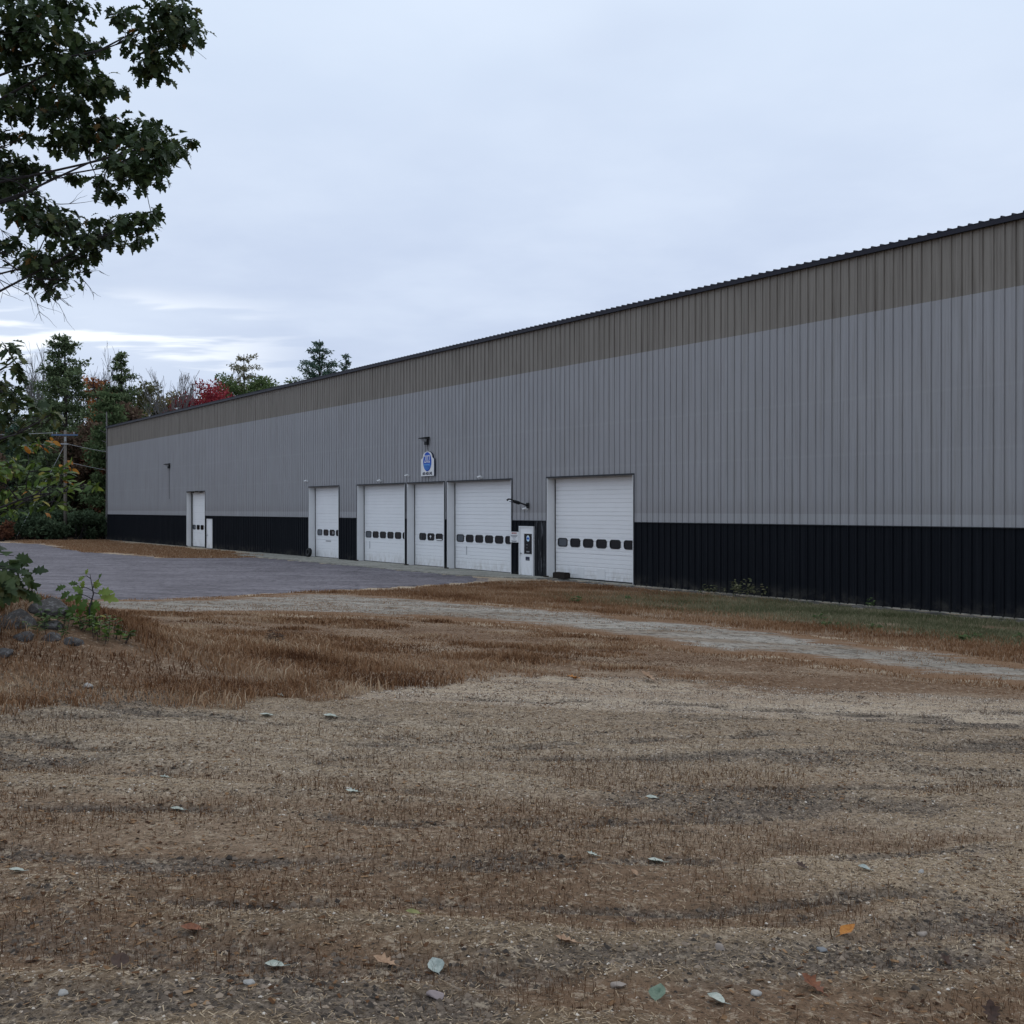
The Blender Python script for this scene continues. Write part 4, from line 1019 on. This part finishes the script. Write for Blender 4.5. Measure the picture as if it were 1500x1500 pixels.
# utility pole and wires
UP = empty('utility_pole', (-42.4, 97.2, 0)); tag(UP, 'grey wooden utility pole with blue crossarm beyond the lot', 'utility pole')
MB().tube([(0, 0, -.1), (0, 0, 10.4)], [.17, .12], 9).build('post', M_WOODP, UP, True)
MB().box(-1.25, 1.25, -.2, -.1, 9.88, 10.02).build('crossarm', M_XARM, UP)
for xx in (-1.15, -.75, .9): MB().tube([(xx, -.15, 10.02), (xx, -.15, 10.16), (xx, -.15, 10.24)], [.03, .05, .03], 6).build('insulator', M_GREYM, UP)
MB().box(-.35, .3, -.2, -.12, 9.05, 9.15).tube([(.12, -.25, 9.35), (.12, -.25, 9.75)], .09, 8).build('bracket', M_GREYM, UP)
def wire(a, b_, sag, label, r_=.022):
    a, b_ = Vector(a), Vector(b_); pts = [a.lerp(b_, i / 14) - Vector((0, 0, sag * 4 * (i / 14) * (1 - i / 14))) for i in range(15)]
    o_ = a.copy(); o = MB().tube([p - o_ for p in pts], r_, 4).build('overhead_wire', M_GREYM); o.location = o_; tag(o, label, 'wire', 'wires from the utility pole')
wire((-43.5, 97, 10.15), (-75, 90, 10.0), .5, 'upper wire running left from the pole crossarm')
wire((-42.7, 97, 9.1), (-75, 91, 8.9), .4, 'lower wire running left from the pole bracket')
wire((-42.1, 97, 9.1), (-37.0, 104, 8.2), .15, 'upper wire running right from the pole to the warehouse corner')
wire((-42.1, 97, 7.4), (-37.0, 104, 6.3), .15, 'lower wire running right from the pole to the warehouse corner')
wire((-42.4, 97.1, 9.0), (-46.5, 96.2, .4), 0., 'slanting guy wire from the pole down to the ground')

# ------------------------------------------------------------------ rocks, sapling and low plants on the mound
def rock_mesh(name, r, seed, squash=.6):
    bm = bmesh.new(); bmesh.ops.create_icosphere(bm, subdivisions=2 if r[0] > .1 else 3, radius=1); g = random.Random(seed)
    off = [Vector((g.uniform(-1, 1), g.uniform(-1, 1), g.uniform(-1, 1))).normalized() for _ in range(11)]; dist = [g.uniform(.42, .85) for _ in off]
    for v in bm.verts:
        p = v.co.copy()
        for o_, dd in zip(off, dist):
            e = p.dot(o_) - dd
            if e > 0: p -= o_ * e * .92
        p *= 1 + (float(vnoise(p.x * 3 + seed, p.y * 3 + p.z * 2)) - .5) * .12
        v.co = Vector((p.x * r[0], p.y * r[1], p.z * r[2]))
    mm = bpy.data.meshes.new(name); bm.to_mesh(mm); bm.free(); mm.materials.append(M_ROCK); return mm
rocks = [(-5.2, 10.7, .30, 'largest grey boulder at the left edge of the mound'), (-4.85, 10.8, .14, 'pale grey stone right of the largest boulder'), (-5.25, 10.2, .2, 'dark boulder at the front of the stone pile'),
         (-4.7, 10.45, .10, 'small grey stone in front of the sapling'), (-4.95, 10.3, .13, 'flat stone below the largest boulder'), (-5.05, 11.2, .26, 'grey stone behind the largest boulder'),
         (-4.5, 10.5, .13, 'flat pale slab in the grass under the low plants'), (-5.35, 9.7, .12, 'stone lying low at the left edge of the grass'), (-5.7, 11.3, .36, 'boulder on top of the stone pile'), (-4.9, 9.85, .14, 'fist sized stone in the dry grass below the pile')]
for i, (x, y, r_, l) in enumerate(rocks):
    o = link(bpy.data.objects.new('boulder', rock_mesh('boulder', (r_, r_ * .8, r_ * .55), i + 3))); o.location = (x, y, Hs(x, y) + r_ * .06); o.rotation_euler = (rnd.uniform(-.3, .3), rnd.uniform(-.3, .3), rnd.uniform(0, 6)); tag(o, l, 'rock', 'stones in the pile on the mound')
# sapling
sx, sy = -4.62, 11.2
SP = empty('oak_sapling', (sx, sy, Hs(sx, sy))); tag(SP, 'small oak sapling with a few big leaves growing on the mound', 'sapling')
def W_(px, py): return Vector(((px - 118) / 1500 * sy, rnd.uniform(-.08, .08), (900 - py) / 1500 * sy + .0))
st_ = MB().tube([(0, 0, -.05), W_(121, 872), W_(124, 852), W_(122, 838), W_(117, 823)], [.011, .009, .007, .005, .003], 6)
for a, b_ in (((123, 860), (98, 852)), ((124, 850), (140, 858)), ((124, 848), (104, 842)), ((123, 843), (130, 833)), ((120, 830), (108, 826)), ((122, 866), (112, 878)), ((104, 842), (84, 838)), ((130, 836), (133, 829))):
    p0, p1 = W_(*a), W_(*b_); p0.y = 0; st_.tube([p0, (p0 + p1) / 2 + Vector((0, 0, .02)), p1], [.005, .004, .0025], 4)
st_.build('stem', M_TWIG, SP)
spec = [((108, 826), (-.5, -.4), .09, .8), ((112, 824), (.2, .5), .07, .9), ((108, 832), (-.1, -.3), .1, .9), ((84, 840), (-1, -.4), .12, .1), ((98, 838), (-.8, .1), .1, .2), ((92, 848), (-.9, -.6), .14, .15), ((104, 848), (-.4, -.9), .16, .5), ((100, 856), (-1, -.3), .15, .6),
        ((112, 858), (-.4, -1), .20, .35), ((104, 866), (-.7, -.9), .19, .15), ((118, 862), (.1, -1), .19, .3), ((126, 860), (.5, -.8), .14, .55), ((133, 855), (1, -.2), .21, .95), ((132, 850), (.9, .1), .17, .85), ((127, 845), (.3, .7), .12, .9), ((133, 829), (.4, .8), .06, .1), ((131, 840), (.6, .2), .1, .8), ((110, 850), (-.6, .5), .13, .7), ((116, 870), (-.3, -1), .15, .25)]
lp = np.array([W_(*s_[0]) for s_ in spec]); ld = np.array([(s_[1][0], rnd.uniform(-.5, .1), s_[1][1]) for s_ in spec]); ln = np.array([(rnd.uniform(-.3, .3), -1, .6 + rnd.uniform(-.4, .4)) for _ in spec])
leaves('sapling_leaves', lp, ld, ln, np.array([s_[2] * 1.05 for s_ in spec]), OAKT * np.array([1.15, 1]), M_BEECH, np.array([s_[3] * .9 for s_ in spec]), SP)
def low_plant(x, y, h, r, mat, label, seed, templ=OVALT, n=260, leaf=.1, name='low_plant', group=None):
    g = np.random.default_rng(seed); root = empty(name, (x, y, Hs(x, y))); tag(root, label, 'plant', group)
    mb = MB(); P_ = []; D_ = []
    for k in range(n // 9):
        a = g.random() * 6.28; rr = r * math.sqrt(g.random()); hh = h * g.uniform(.5, 1.) * (1 - .4 * rr / r); e = Vector((rr * math.cos(a), rr * math.sin(a), hh))
        zb = Hs(x + rr * .8 * math.cos(a), y + rr * .8 * math.sin(a)) - root.location.z
        e.z += zb; b0_ = Vector((rr * .8 * math.cos(a), rr * .8 * math.sin(a), zb - .02))
        mb.tube([b0_, e], [.004, .002], 3, cap=False)
        for q in range(9):
            t = g.uniform(.35, 1.05); P_.append(b0_.lerp(e, t)); aa = g.random() * 6.28; D_.append((math.cos(aa), math.sin(aa), g.uniform(-.3, .5)))
    mb.build('stems', M_TWIG, root)['kind'] = 'stuff'
    P_ = np.array(P_); D_ = np.array(D_); n_ = len(P_)
    leaves('foliage', P_, D_, unit(np.array([0, 0, 1.]) + g.normal(size=(n_, 3)) * .4), leaf * g.uniform(.6, 1.3, n_), templ, mat, np.clip(g.normal(.35, .25, n_), 0, 1), root)
    return root
low_plant(-4.38, 10.95, .30, .30, M_BEECH, 'low green leafy plant at the foot of the sapling', 301, n=240, leaf=.07)
low_plant(-4.82, 10.8, .20, .36, M_GRND, 'low dark green patch of leaves left of the sapling foot', 302, n=200, leaf=.065)
# leafy branch tips at the far left edge
lb_ = empty('leafy_shrub', (-6.3, 10.6, Hs(-6.3, 10.6))); tag(lb_, 'shrub with large dark oak leaves at the left edge above the boulders', 'shrub')
g = np.random.default_rng(77); Bq = np.array(lb_.location); tips = []
mb = MB()
for k in range(17):
    e = np.array([g.uniform(-6.9, -5.02), g.uniform(9.9, 11.), g.uniform(2.05, 2.62)]); 
    if k < 9: e = np.array([g.uniform(-5.3, -4.98), g.uniform(10.2, 10.6), g.uniform(2.05, 2.5)])
    tips.append(e); mb.tube(twig_path((0, 0, 0), e - Bq, .12, 5, .05), [.014, .012, .009, .007, .005, .003], 4)
mb.build('stems', M_TWIG, lb_)
tips = np.repeat(np.array(tips), 6, 0); n_ = len(tips)
leaves('foliage', tips - Bq + g.normal(size=(n_, 3)) * .05, unit(np.array([.5, -.2, -.5]) + g.normal(size=(n_, 3)) * .6), unit(np.array([0, -.6, .8]) + g.normal(size=(n_, 3)) * .4), .19 * g.uniform(.7, 1.2, n_), OAKT * np.array([1.1, 1]), M_OAK, np.clip(g.normal(.6, .25, n_), 0, .9), lb_)
# weeds by the wall and in the bank
low_plant(*wl(9.0, .55), .8, .7, M_GGRASS, 'grey green weed growing against the navy skirt', 303, OVALT, 220, .12, 'weed')
low_plant(*wl(10.6, .45), .4, .5, M_GGRASS, 'low weed against the navy skirt left of the taller weed', 304, OVALT, 120, .1, 'weed')
low_plant(*wl(4.4, .5), .35, .25, M_GRND, 'small weed against the skirt near the right edge', 305, OVALT, 50, .1, 'weed')
low_plant(1.75, 28.4, .3, .14, M_GRND, 'tiny dark weed standing in the dry bank before the near door', 306, OVALT, 40, .1, 'weed')
low_plant(3.45, 30.6, .22, .14, M_GRND, 'tiny green weed in the bank below the near door corner', 307, OVALT, 36, .09, 'weed')
low_plant(-3.15, 13.6, .22, .16, M_BROWN, 'dark brown dead weed in the middle of the dry grass', 308, OVALT, 110, .06, 'weed')
for i, (x, y) in enumerate(((7.0, 22.4), (7.9, 22.2), (9.4, 20.6), (8.7, 19.8), (10.4, 20.8), (7.4, 24.6))):
    low_plant(x, y, .16, .2, M_GRND, 'small leafy weed in the green bank, %s counted from the viewer' % ('fourth', 'fifth', 'second', 'first', 'third', 'sixth')[i], 310 + i, OVALT, 60, .08, 'weed', 'weeds in the green bank')

# ------------------------------------------------------------------ grass, stubble, pebbles
def blades(name, x, y, h, w, mat, tint, lean=.35, kind='stuff', seg=2):
    n = len(x); z_ = H(x, y) - .01; a = rg.random(n) * 6.283; wd = np.stack([np.cos(a), np.sin(a), np.zeros(n)], 1)
    b_ = rg.random(n) * 6.283; ln = np.stack([np.cos(b_), np.sin(b_), np.zeros(n)], 1) * (lean * rg.random(n) ** .8)[:, None]
    p0 = np.stack([x, y, z_], 1); up = np.array([0, 0, 1.])
    V = np.empty((n, 5, 3)); hw = (w / 2)[:, None]; hh = h[:, None]
    V[:, 0] = p0 - wd * hw; V[:, 1] = p0 + wd * hw
    mid = p0 + hh * .55 * (up + ln * .6); V[:, 2] = mid + wd * hw * .8; V[:, 3] = mid - wd * hw * .8
    V[:, 4] = p0 + hh * (up * (1 - .25 * lean) + ln * 1.3)
    base_ = np.arange(n)[:, None] * 5
    F_ = np.concatenate([base_ + np.array([0, 1, 2]), base_ + np.array([0, 2, 3]), base_ + np.array([3, 2, 4])]); tn3 = np.concatenate([tint] * 3)
    o = link(bpy.data.objects.new(name, mesh_np(name, V.reshape(-1, 3), F_, [mat], tint=tn3))); tag(o, kind=kind); return o
def sample(n, box, test):
    xs_, ys_ = [], []; tot = 0
    while tot < n:
        x = rg.uniform(box[0], box[1], n); y = rg.uniform(box[2], box[3], n); k = test(x, y); xs_.append(x[k]); ys_.append(y[k]); tot += k.sum()
    return np.concatenate(xs_)[:n], np.concatenate(ys_)[:n]
def warp(x, y): return x + (fbm(x * 1.3, y * 1.3, 4) - .5) * 1.1 + (fbm(x * 5 + 9, y * 5, 3) - .5) * .5, y + (fbm(x * 1.3 + 40, y * 1.3 + 11, 4) - .5) * 1.6 + (fbm(x * 5 + 50, y * 5, 3) - .5) * .7
def view(x, y, m=1.5): return np.abs(x) < y * .5 + m
def clump(x, y, s, a, b_): return rg.random(len(x)) < nss(a, b_, fbm(x * s + 31, y * s + 77, 3))
def tg(x, y):
    X2, Y2 = warp(x, y); return inpoly(X2, Y2, G1) & (((x + 4.6) / .62) ** 2 + ((y - 10.85) / .38) ** 2 > 1 + rg.random(len(x)) * .5) & view(x, y, 2.5) & (clump(x, y * 1.5, 1.3, .20, .60) | ((x < -1.5) & (rg.random(len(x)) < .45)))
x, y = sample(125000, (-11, 13, 6.5, 20.5), tg)
hgt = (.02 + .062 * nss(2.5, -3.0, x) * nss(17, 11, y) + .06 * nss(.45, .62, fbm(x * .8 + 4, y * 1.4, 3)) * nss(4, 0, x)) * rg.uniform(.3, 1.5, len(x))
blades('dry_grass', x, y, hgt, np.full(len(x), .007) + .0007 * (y - 8), M_GRASS, np.clip(rg.normal(.42, .2, len(x)) + (fbm(x * .8, y * 1.6, 3) - .5) * 1.7, 0, 1), .95)
def tb(x, y):
    X2, Y2 = warp(x, y); return inpoly(X2, Y2, BANK) & view(x, y, 2.5) & clump(x, y, .9, .15, .5)
x, y = sample(90000, (-8, 18, 12, 43), tb)
gm = (nss(10.0, 5.5, perp(x, y)) * nss(15, 4, along(x, y)) > rg.random(len(x)) * .9 + .1)
hb = (.05 + .09 * fbm(x * .7, y * .7, 3)) * rg.uniform(.5, 1.3, len(x))
k = ~gm
blades('dry_bank_grass', x[k], y[k], hb[k], np.full(k.sum(), .014), M_GRASS, np.clip(rg.normal(.45, .18, k.sum()) + (fbm(x[k] * .6, y[k] * .6, 3) - .5), 0, 1), .5)
blades('green_bank_grass', x[gm], y[gm], hb[gm] * 1.15, np.full(gm.sum(), .014), M_GGRASS, np.clip(rg.normal(.5, .22, gm.sum()) + (fbm(x[gm] * .6, y[gm] * .6, 3) - .5), 0, 1), .5)
def ts(x, y): return inpoly(x + (fbm(x * .4, y * .4, 3) - .5) * 4, y + (fbm(x * .4 + 9, y * .4, 3) - .5) * 4, STRIP)
x, y = sample(30000, (-46, -14, 60, 98), ts)
blades('far_dry_grass', x, y, rg.uniform(.06, .16, len(x)), np.full(len(x), .04), M_GRASS, np.clip(rg.normal(.55, .2, len(x)), 0, 1), .5)
def tl(x, y):
    return (inpoly(x, y, LANE_FAR + LANE_NEAR) | inpoly(x + .3, y + .4, LANE_FAR + LANE_NEAR)) & view(x, y, 2.) & (rg.random(len(x)) < np.maximum(nss(.46, .62, fbm(x * .7 + .3 * y + 11, y * 1.5 + 3, 4)) * .9 + .04, .75 * ~(inpoly(x - .35, y - .6, LANE_FAR + LANE_NEAR) & inpoly(x + .35, y + .6, LANE_FAR + LANE_NEAR))))
x, y = sample(48000, (-9, 16, 8, 29), tl)
blades('lane_grass', x, y, rg.uniform(.02, .08, len(x)), np.full(len(x), .012), M_GRASS, np.clip(rg.normal(.5, .2, len(x)), 0, 1), .6)
# stubble over the sandy yard
def tf(x, y):
    X2, Y2 = warp(x, y); return ~inpoly(X2, Y2, G1) & view(x, y, .6) & (rg.random(len(x)) < .05 + .95 * bandmask(x, y) * nss(9.5, 5.5, y)) & clump(x, y * 1.3, 1.7, .2, .6)
x, y = sample(46000, (-6.5, 7, 2.6, 11.5), tf)
blades('stubble', x, y, rg.uniform(.012, .05, len(x)) * (1 + 1.2 * (rg.random(len(x)) < .08)), np.full(len(x), .0022) + .0004 * (y - 3), M_STUB, np.clip(rg.normal(.42, .25, len(x)), 0, 1), .5)
# short straw lying flat
def tfl(x, y): return view(x, y, .5)
def flat_bits(name, n, box, test, L, W, mat, tint):
    x, y = sample(n, box, test); a = rg.random(n) * 6.283; l = rg.uniform(*L, n); w = rg.uniform(*W, n); zz = H(x, y) + rg.uniform(.001, .006, n)
    d = np.stack([np.cos(a), np.sin(a), rg.normal(0, .12, n)], 1) * l[:, None] / 2; q = np.stack([-np.sin(a), np.cos(a), rg.normal(0, .15, n)], 1) * w[:, None] / 2
    p = np.stack([x, y, zz], 1); V = np.stack([p - d - q, p + d - q, p + d + q, p - d + q], 1).reshape(-1, 3)
    o = link(bpy.data.objects.new(name, mesh_np(name, V, np.arange(n * 4).reshape(n, 4), [mat], tint=tint(n)))); return tag(o, kind='stuff')
flat_bits('straw_litter', 170000, (-5.5, 5.5, 2.6, 9.5), lambda x, y: view(x, y, .5) & (rg.random(len(x)) > .8 * bandmask(x, y) * nss(8.5, 5., y)) & (rg.random(len(x)) > .8 * rutmask(x, y)) & (rg.random(len(x)) > .6 * nss(5.0, 3.3, y)), (.010, .040), (.0014, .0036), M_STRAW, lambda n: np.clip(rg.normal(.5, .28, n), 0, 1))
flat_bits('leaf_litter', 12000, (-8, 8, 2.6, 14), lambda x, y: view(x, y, .8) & clump(x, y * 1.7, .8, .38, .62), (.008, .034), (.006, .018), M_STUB, lambda n: np.clip(rg.normal(.5, .35, n), 0, 1))
# pebbles: low five sided stones
def pebbles(name, n, box, test, r0, r1, tint, mat=M_PEB):
    x, y = sample(n, box, test); r_ = r0 * (r1 / r0) ** (rg.random(n) ** 1.8); a = rg.random(n) * 6.283; zz = H(x, y)
    K = 5; V = np.empty((n, K + 1, 3))
    for k in range(K):
        t = a + k * 6.283 / K; rr = r_ * rg.uniform(.7, 1.25, n); V[:, k] = np.stack([x + rr * np.cos(t), y + rr * .8 * np.sin(t), zz - .2 * r_], 1)
    V[:, K] = np.stack([x + r_ * rg.uniform(-.35, .35, n), y + r_ * rg.uniform(-.35, .35, n), zz + r_ * rg.uniform(.3, .65, n)], 1)
    base_ = np.arange(n)[:, None] * (K + 1)
    F_ = np.concatenate([base_ + np.array([k, (k + 1) % K, K]) for k in range(K)]); tt_ = tint(n)
    o = link(bpy.data.objects.new(name, mesh_np(name, V.reshape(-1, 3), F_, [mat], tint=np.concatenate([tt_] * K), smooth=True))); return tag(o, kind='stuff')
pebbles('track_gravel', 60000, (-5.5, 6.5, 2.6, 11.5), lambda x, y: view(x, y, .5) & (rg.random(len(x)) < rutmask(x, y)), .004, .022, lambda n: np.clip(rg.normal(.17, .17, n), 0, 1))
pebbles('yard_gravel', 190000, (-6.5, 7.5, 2.6, 12.3), lambda x, y: view(x, y, .5) & ~inpoly(x, y - .3, G1) & (rg.random(len(x)) > .88 * bandmask(x, y) * nss(8.5, 5., y)) & (rg.random(len(x)) > .8 * rutmask(x, y)) & (rg.random(len(x)) > .55 * nss(5.4, 3.4, y)), .003, .011, lambda n: np.clip(rg.normal(.5, .32, n), 0, 1))
LN = LANE_FAR + LANE_NEAR
pebbles('lane_gravel', 45000, (-9, 12, 9, 29), lambda x, y: inpoly(x - .5, y - .7, LN) & inpoly(x + .5, y + .7, LN) & view(x, y, 1.5), .010, .032, lambda n: np.clip(rg.normal(.55, .25, n), 0, 1))

# ------------------------------------------------------------------ single fallen leaves and stones
def leafmat(name, c0, c1):
    m, nt, b = newmat(name, .6, .25); nt.links.new(mixc(nt, sstep(nt, noise(nt, 45., 5, .75), .35, .65), c0, c1), b.inputs['Base Color']); return m
LM = {'pale': leafmat('pale_leaf', (.27, .30, .25), (.47, .48, .41)), 'blue': leafmat('blue_pale_leaf', (.25, .285, .255), (.42, .45, .40)), 'tan': leafmat('tan_leaf', (.26, .15, .085), (.40, .25, .15)), 'orange': leafmat('orange_fallen_leaf', (.34, .115, .015), (.46, .19, .03)),
      'green': leafmat('grey_green_leaf', (.11, .16, .11), (.19, .24, .17)), 'brown': leafmat('brown_leaf', (.04, .022, .015), (.075, .04, .027)), 'rust': leafmat('rust_leaf', (.13, .045, .02), (.22, .08, .035)), 'yellow': leafmat('yellow_green_leaf', (.16, .16, .05), (.24, .22, .08))}
def fallen_leaf(x, y, size, kind, shape, rz, tilt, label, curl=.42):
    T = {'oval': OVALT * np.array([1.5, 1]), 'oak': OAKT * np.array([1.25, 1]), 'round': OVALT * np.array([2.0, 1])}[shape]
    k = len(T); rows = []; mb = MB(); h = k // 2
    def P3(px, py): return (px * size, (py - .5) * size, size * (curl * (abs(px) * .9 + .55 * (py - .5) ** 2) + .04 * math.sin(py * 9 + px * 7)))
    vs = [P3(*p) for p in T] + [P3(0, T[i][1]) for i in range(1, h)]
    fs = [(0, 1, k), (0, k, k - 1)]
    for i in range(1, h - 1): fs += [(i, i + 1, k + i, k + i - 1), (k - i, k + i - 1, k + i, k - i - 1)]
    fs += [(h - 1, h, k + h - 2), (h, h + 1, k + h - 2)]
    mb.add(vs, fs)
    o = empty('fallen_leaf', (x, y, Hs(x, y) + .006 + size * .35 * math.sin(tilt))); o.rotation_euler = (tilt, rnd.uniform(-.15, .15), rz); tag(o, label, 'leaf', 'single leaves lying on the yard')
    bl = mb.build('blade', LM[kind], o, True)
    MB().tube([P3(0, -.28), P3(0, .0), P3(0, .5), P3(0, .95)], [.0012, .0016, .0013, .0005], 4).build('stalk', LM[kind], o)
FL = [(-.86, 3.70, .085, 'pale', 'oval', 1.8, .2, 'pale green oval leaf lying in the near left of the gravel'), (-.28, 3.74, .085, 'blue', 'round', .4, .45, 'pale blue green round leaf tilted upright by the bottom middle'),
      (-.47, 3.76, .11, 'tan', 'oak', 1.3, .25, 'curled tan oak leaf beside the tilted pale leaf'), (1.38, 4.20, .10, 'orange', 'oval', -1.1, .35, 'bright orange leaf on the right of the foreground'),
      (.51, 3.56, .085, 'green', 'round', -.5, .5, 'grey green leaf standing on edge near the bottom'), (.71, 3.56, .08, 'pale', 'round', 1.2, .3, 'pale leaf just right of the upright grey green leaf'),
      (.72, 5.12, .10, 'pale', 'oval', 1.5, .15, 'long pale leaf on the bare sand in mid yard'), (.40, 5.12, .07, 'pale', 'oak', 1.2, .2, 'small pale lobed leaf left of the long pale leaf'),
      (1.72, 5.0, .07, 'blue', 'round', 1.3, .25, 'bluish pale round leaf right of the dark brown leaf'), (1.41, 4.98, .075, 'brown', 'oak', .8, .3, 'dark brown curled leaf right of mid yard'),
      (-.96, 6.14, .10, 'pale', 'oak', 1.5, .1, 'pale lobed leaf flat on sand left of mid yard'), (.87, 6.38, .09, 'pale', 'oval', 1.6, .12, 'pale leaf far out on the bare sand right of middle'),
      (-1.88, 5.74, .09, 'pale', 'oval', 1.6, .15, 'pale leaf by the long dark track on the left'), (-2.21, 4.56, .08, 'pale', 'oval', 1.7, .15, 'pale leaf near the left edge of the yard'),
      (-1.25, 3.98, .10, 'rust', 'oval', 1.6, .15, 'rusty orange leaf lying flat on the near left'), (-1.38, 3.60, .085, 'brown', 'round', .2, .4, 'round dark brown leaf standing up at the bottom left'),
      (1.08, 3.68, .12, 'rust', 'oak', .7, .4, 'crumpled rust oak leaf at the bottom right'), (1.68, 3.96, .075, 'brown', 'oak', .3, .4, 'dark brown leaf below the orange leaf'),
      (-2.16, 6.36, .08, 'pale', 'oak', 1.4, .1, 'pale leaf far left before the stubble'), (-2.05, 8.54, .14, 'pale', 'oval', 1.6, .1, 'pale leaf at the edge of the dry grass, left one of two'),
      (-1.53, 8.60, .14, 'pale', 'oval', 1.5, .1, 'pale leaf at the edge of the dry grass, right one of two'), (1.65, 3.52, .10, 'brown', 'oak', -.3, .7, 'dark brown leaf in the bottom right corner'),
      (.21, 4.0, .11, 'tan', 'oak', 1.4, .2, 'pinkish tan lobed leaf in the bottom middle'), (.50, 4.30, .06, 'brown', 'oak', 1.1, .3, 'small dark curled leaf above the tan lobed leaf'),
      (-.41, 4.22, .075, 'yellow', 'oval', 1.6, .2, 'yellow green leaf in the stubble left of the middle'), (.58, 4.86, .05, 'tan', 'round', .9, .5, 'tiny tan leaf below the long pale leaf'),
      (.70, 11.55, .2, 'orange', 'oak', 1.5, .2, 'orange leaf at the edge of the far dry grass'), (1.55, 11.7, .24, 'tan', 'oak', 1.0, .5, 'large tan leaf heap piece at the grass edge right of the orange leaf'), (-2.17, 9.6, .1, 'pale', 'oak', 1.2, .2, 'pale leaf inside the dry grass left of middle')]
for f_ in FL: fallen_leaf(f_[0], f_[1], f_[2] * .85, *f_[3:])
ST = [(-.26, 3.48, .045, 'pinkish flat stone at the bottom middle'), (1.99, 4.98, .028, 'white round stone near the right edge'), (.81, 4.0, .035, 'tan stone right of the middle foreground'), (1.22, 4.02, .032, 'grey stone left of the orange leaf'),
      (1.71, 4.26, .036, 'tan stone right of the orange leaf'), (-1.5, 3.42, .03, 'white pebble at the bottom left'), (-3.86, 9.32, .085, 'flat pale stone in the front of the tall dry grass'), (.87, 3.64, .03, 'black lump right of the pale round leaf'), (.38, 3.64, .04, 'tan buried stone left of the upright leaf'), (-.9, 3.5, .03, 'grey stone below the pale oval leaf')]
M_ST = {}
for i, (x, y, r_, l) in enumerate(ST):
    r_ *= .8; mm = rock_mesh('stone', (r_, r_ * .8, r_ * .55), 40 + i); mm.materials.clear()
    col = (.36, .34, .31) if 'white' in l or 'pale' in l else (.30, .25, .21) if 'tan' in l else (.27, .22, .21) if 'pink' in l else (.02, .02, .022) if 'black' in l else (.2, .2, .2)
    mm.materials.append(plain('stone_%d' % i, col, .9, .15, .3, 40)); mm.polygons.foreach_set('use_smooth', np.ones(len(mm.polygons), bool))
    o = link(bpy.data.objects.new('stone', mm)); o.location = (x, y, Hs(x, y) + r_ * .2); o.rotation_euler = (0, 0, rnd.uniform(0, 6)); tag(o, l, 'stone', 'single stones on the yard')
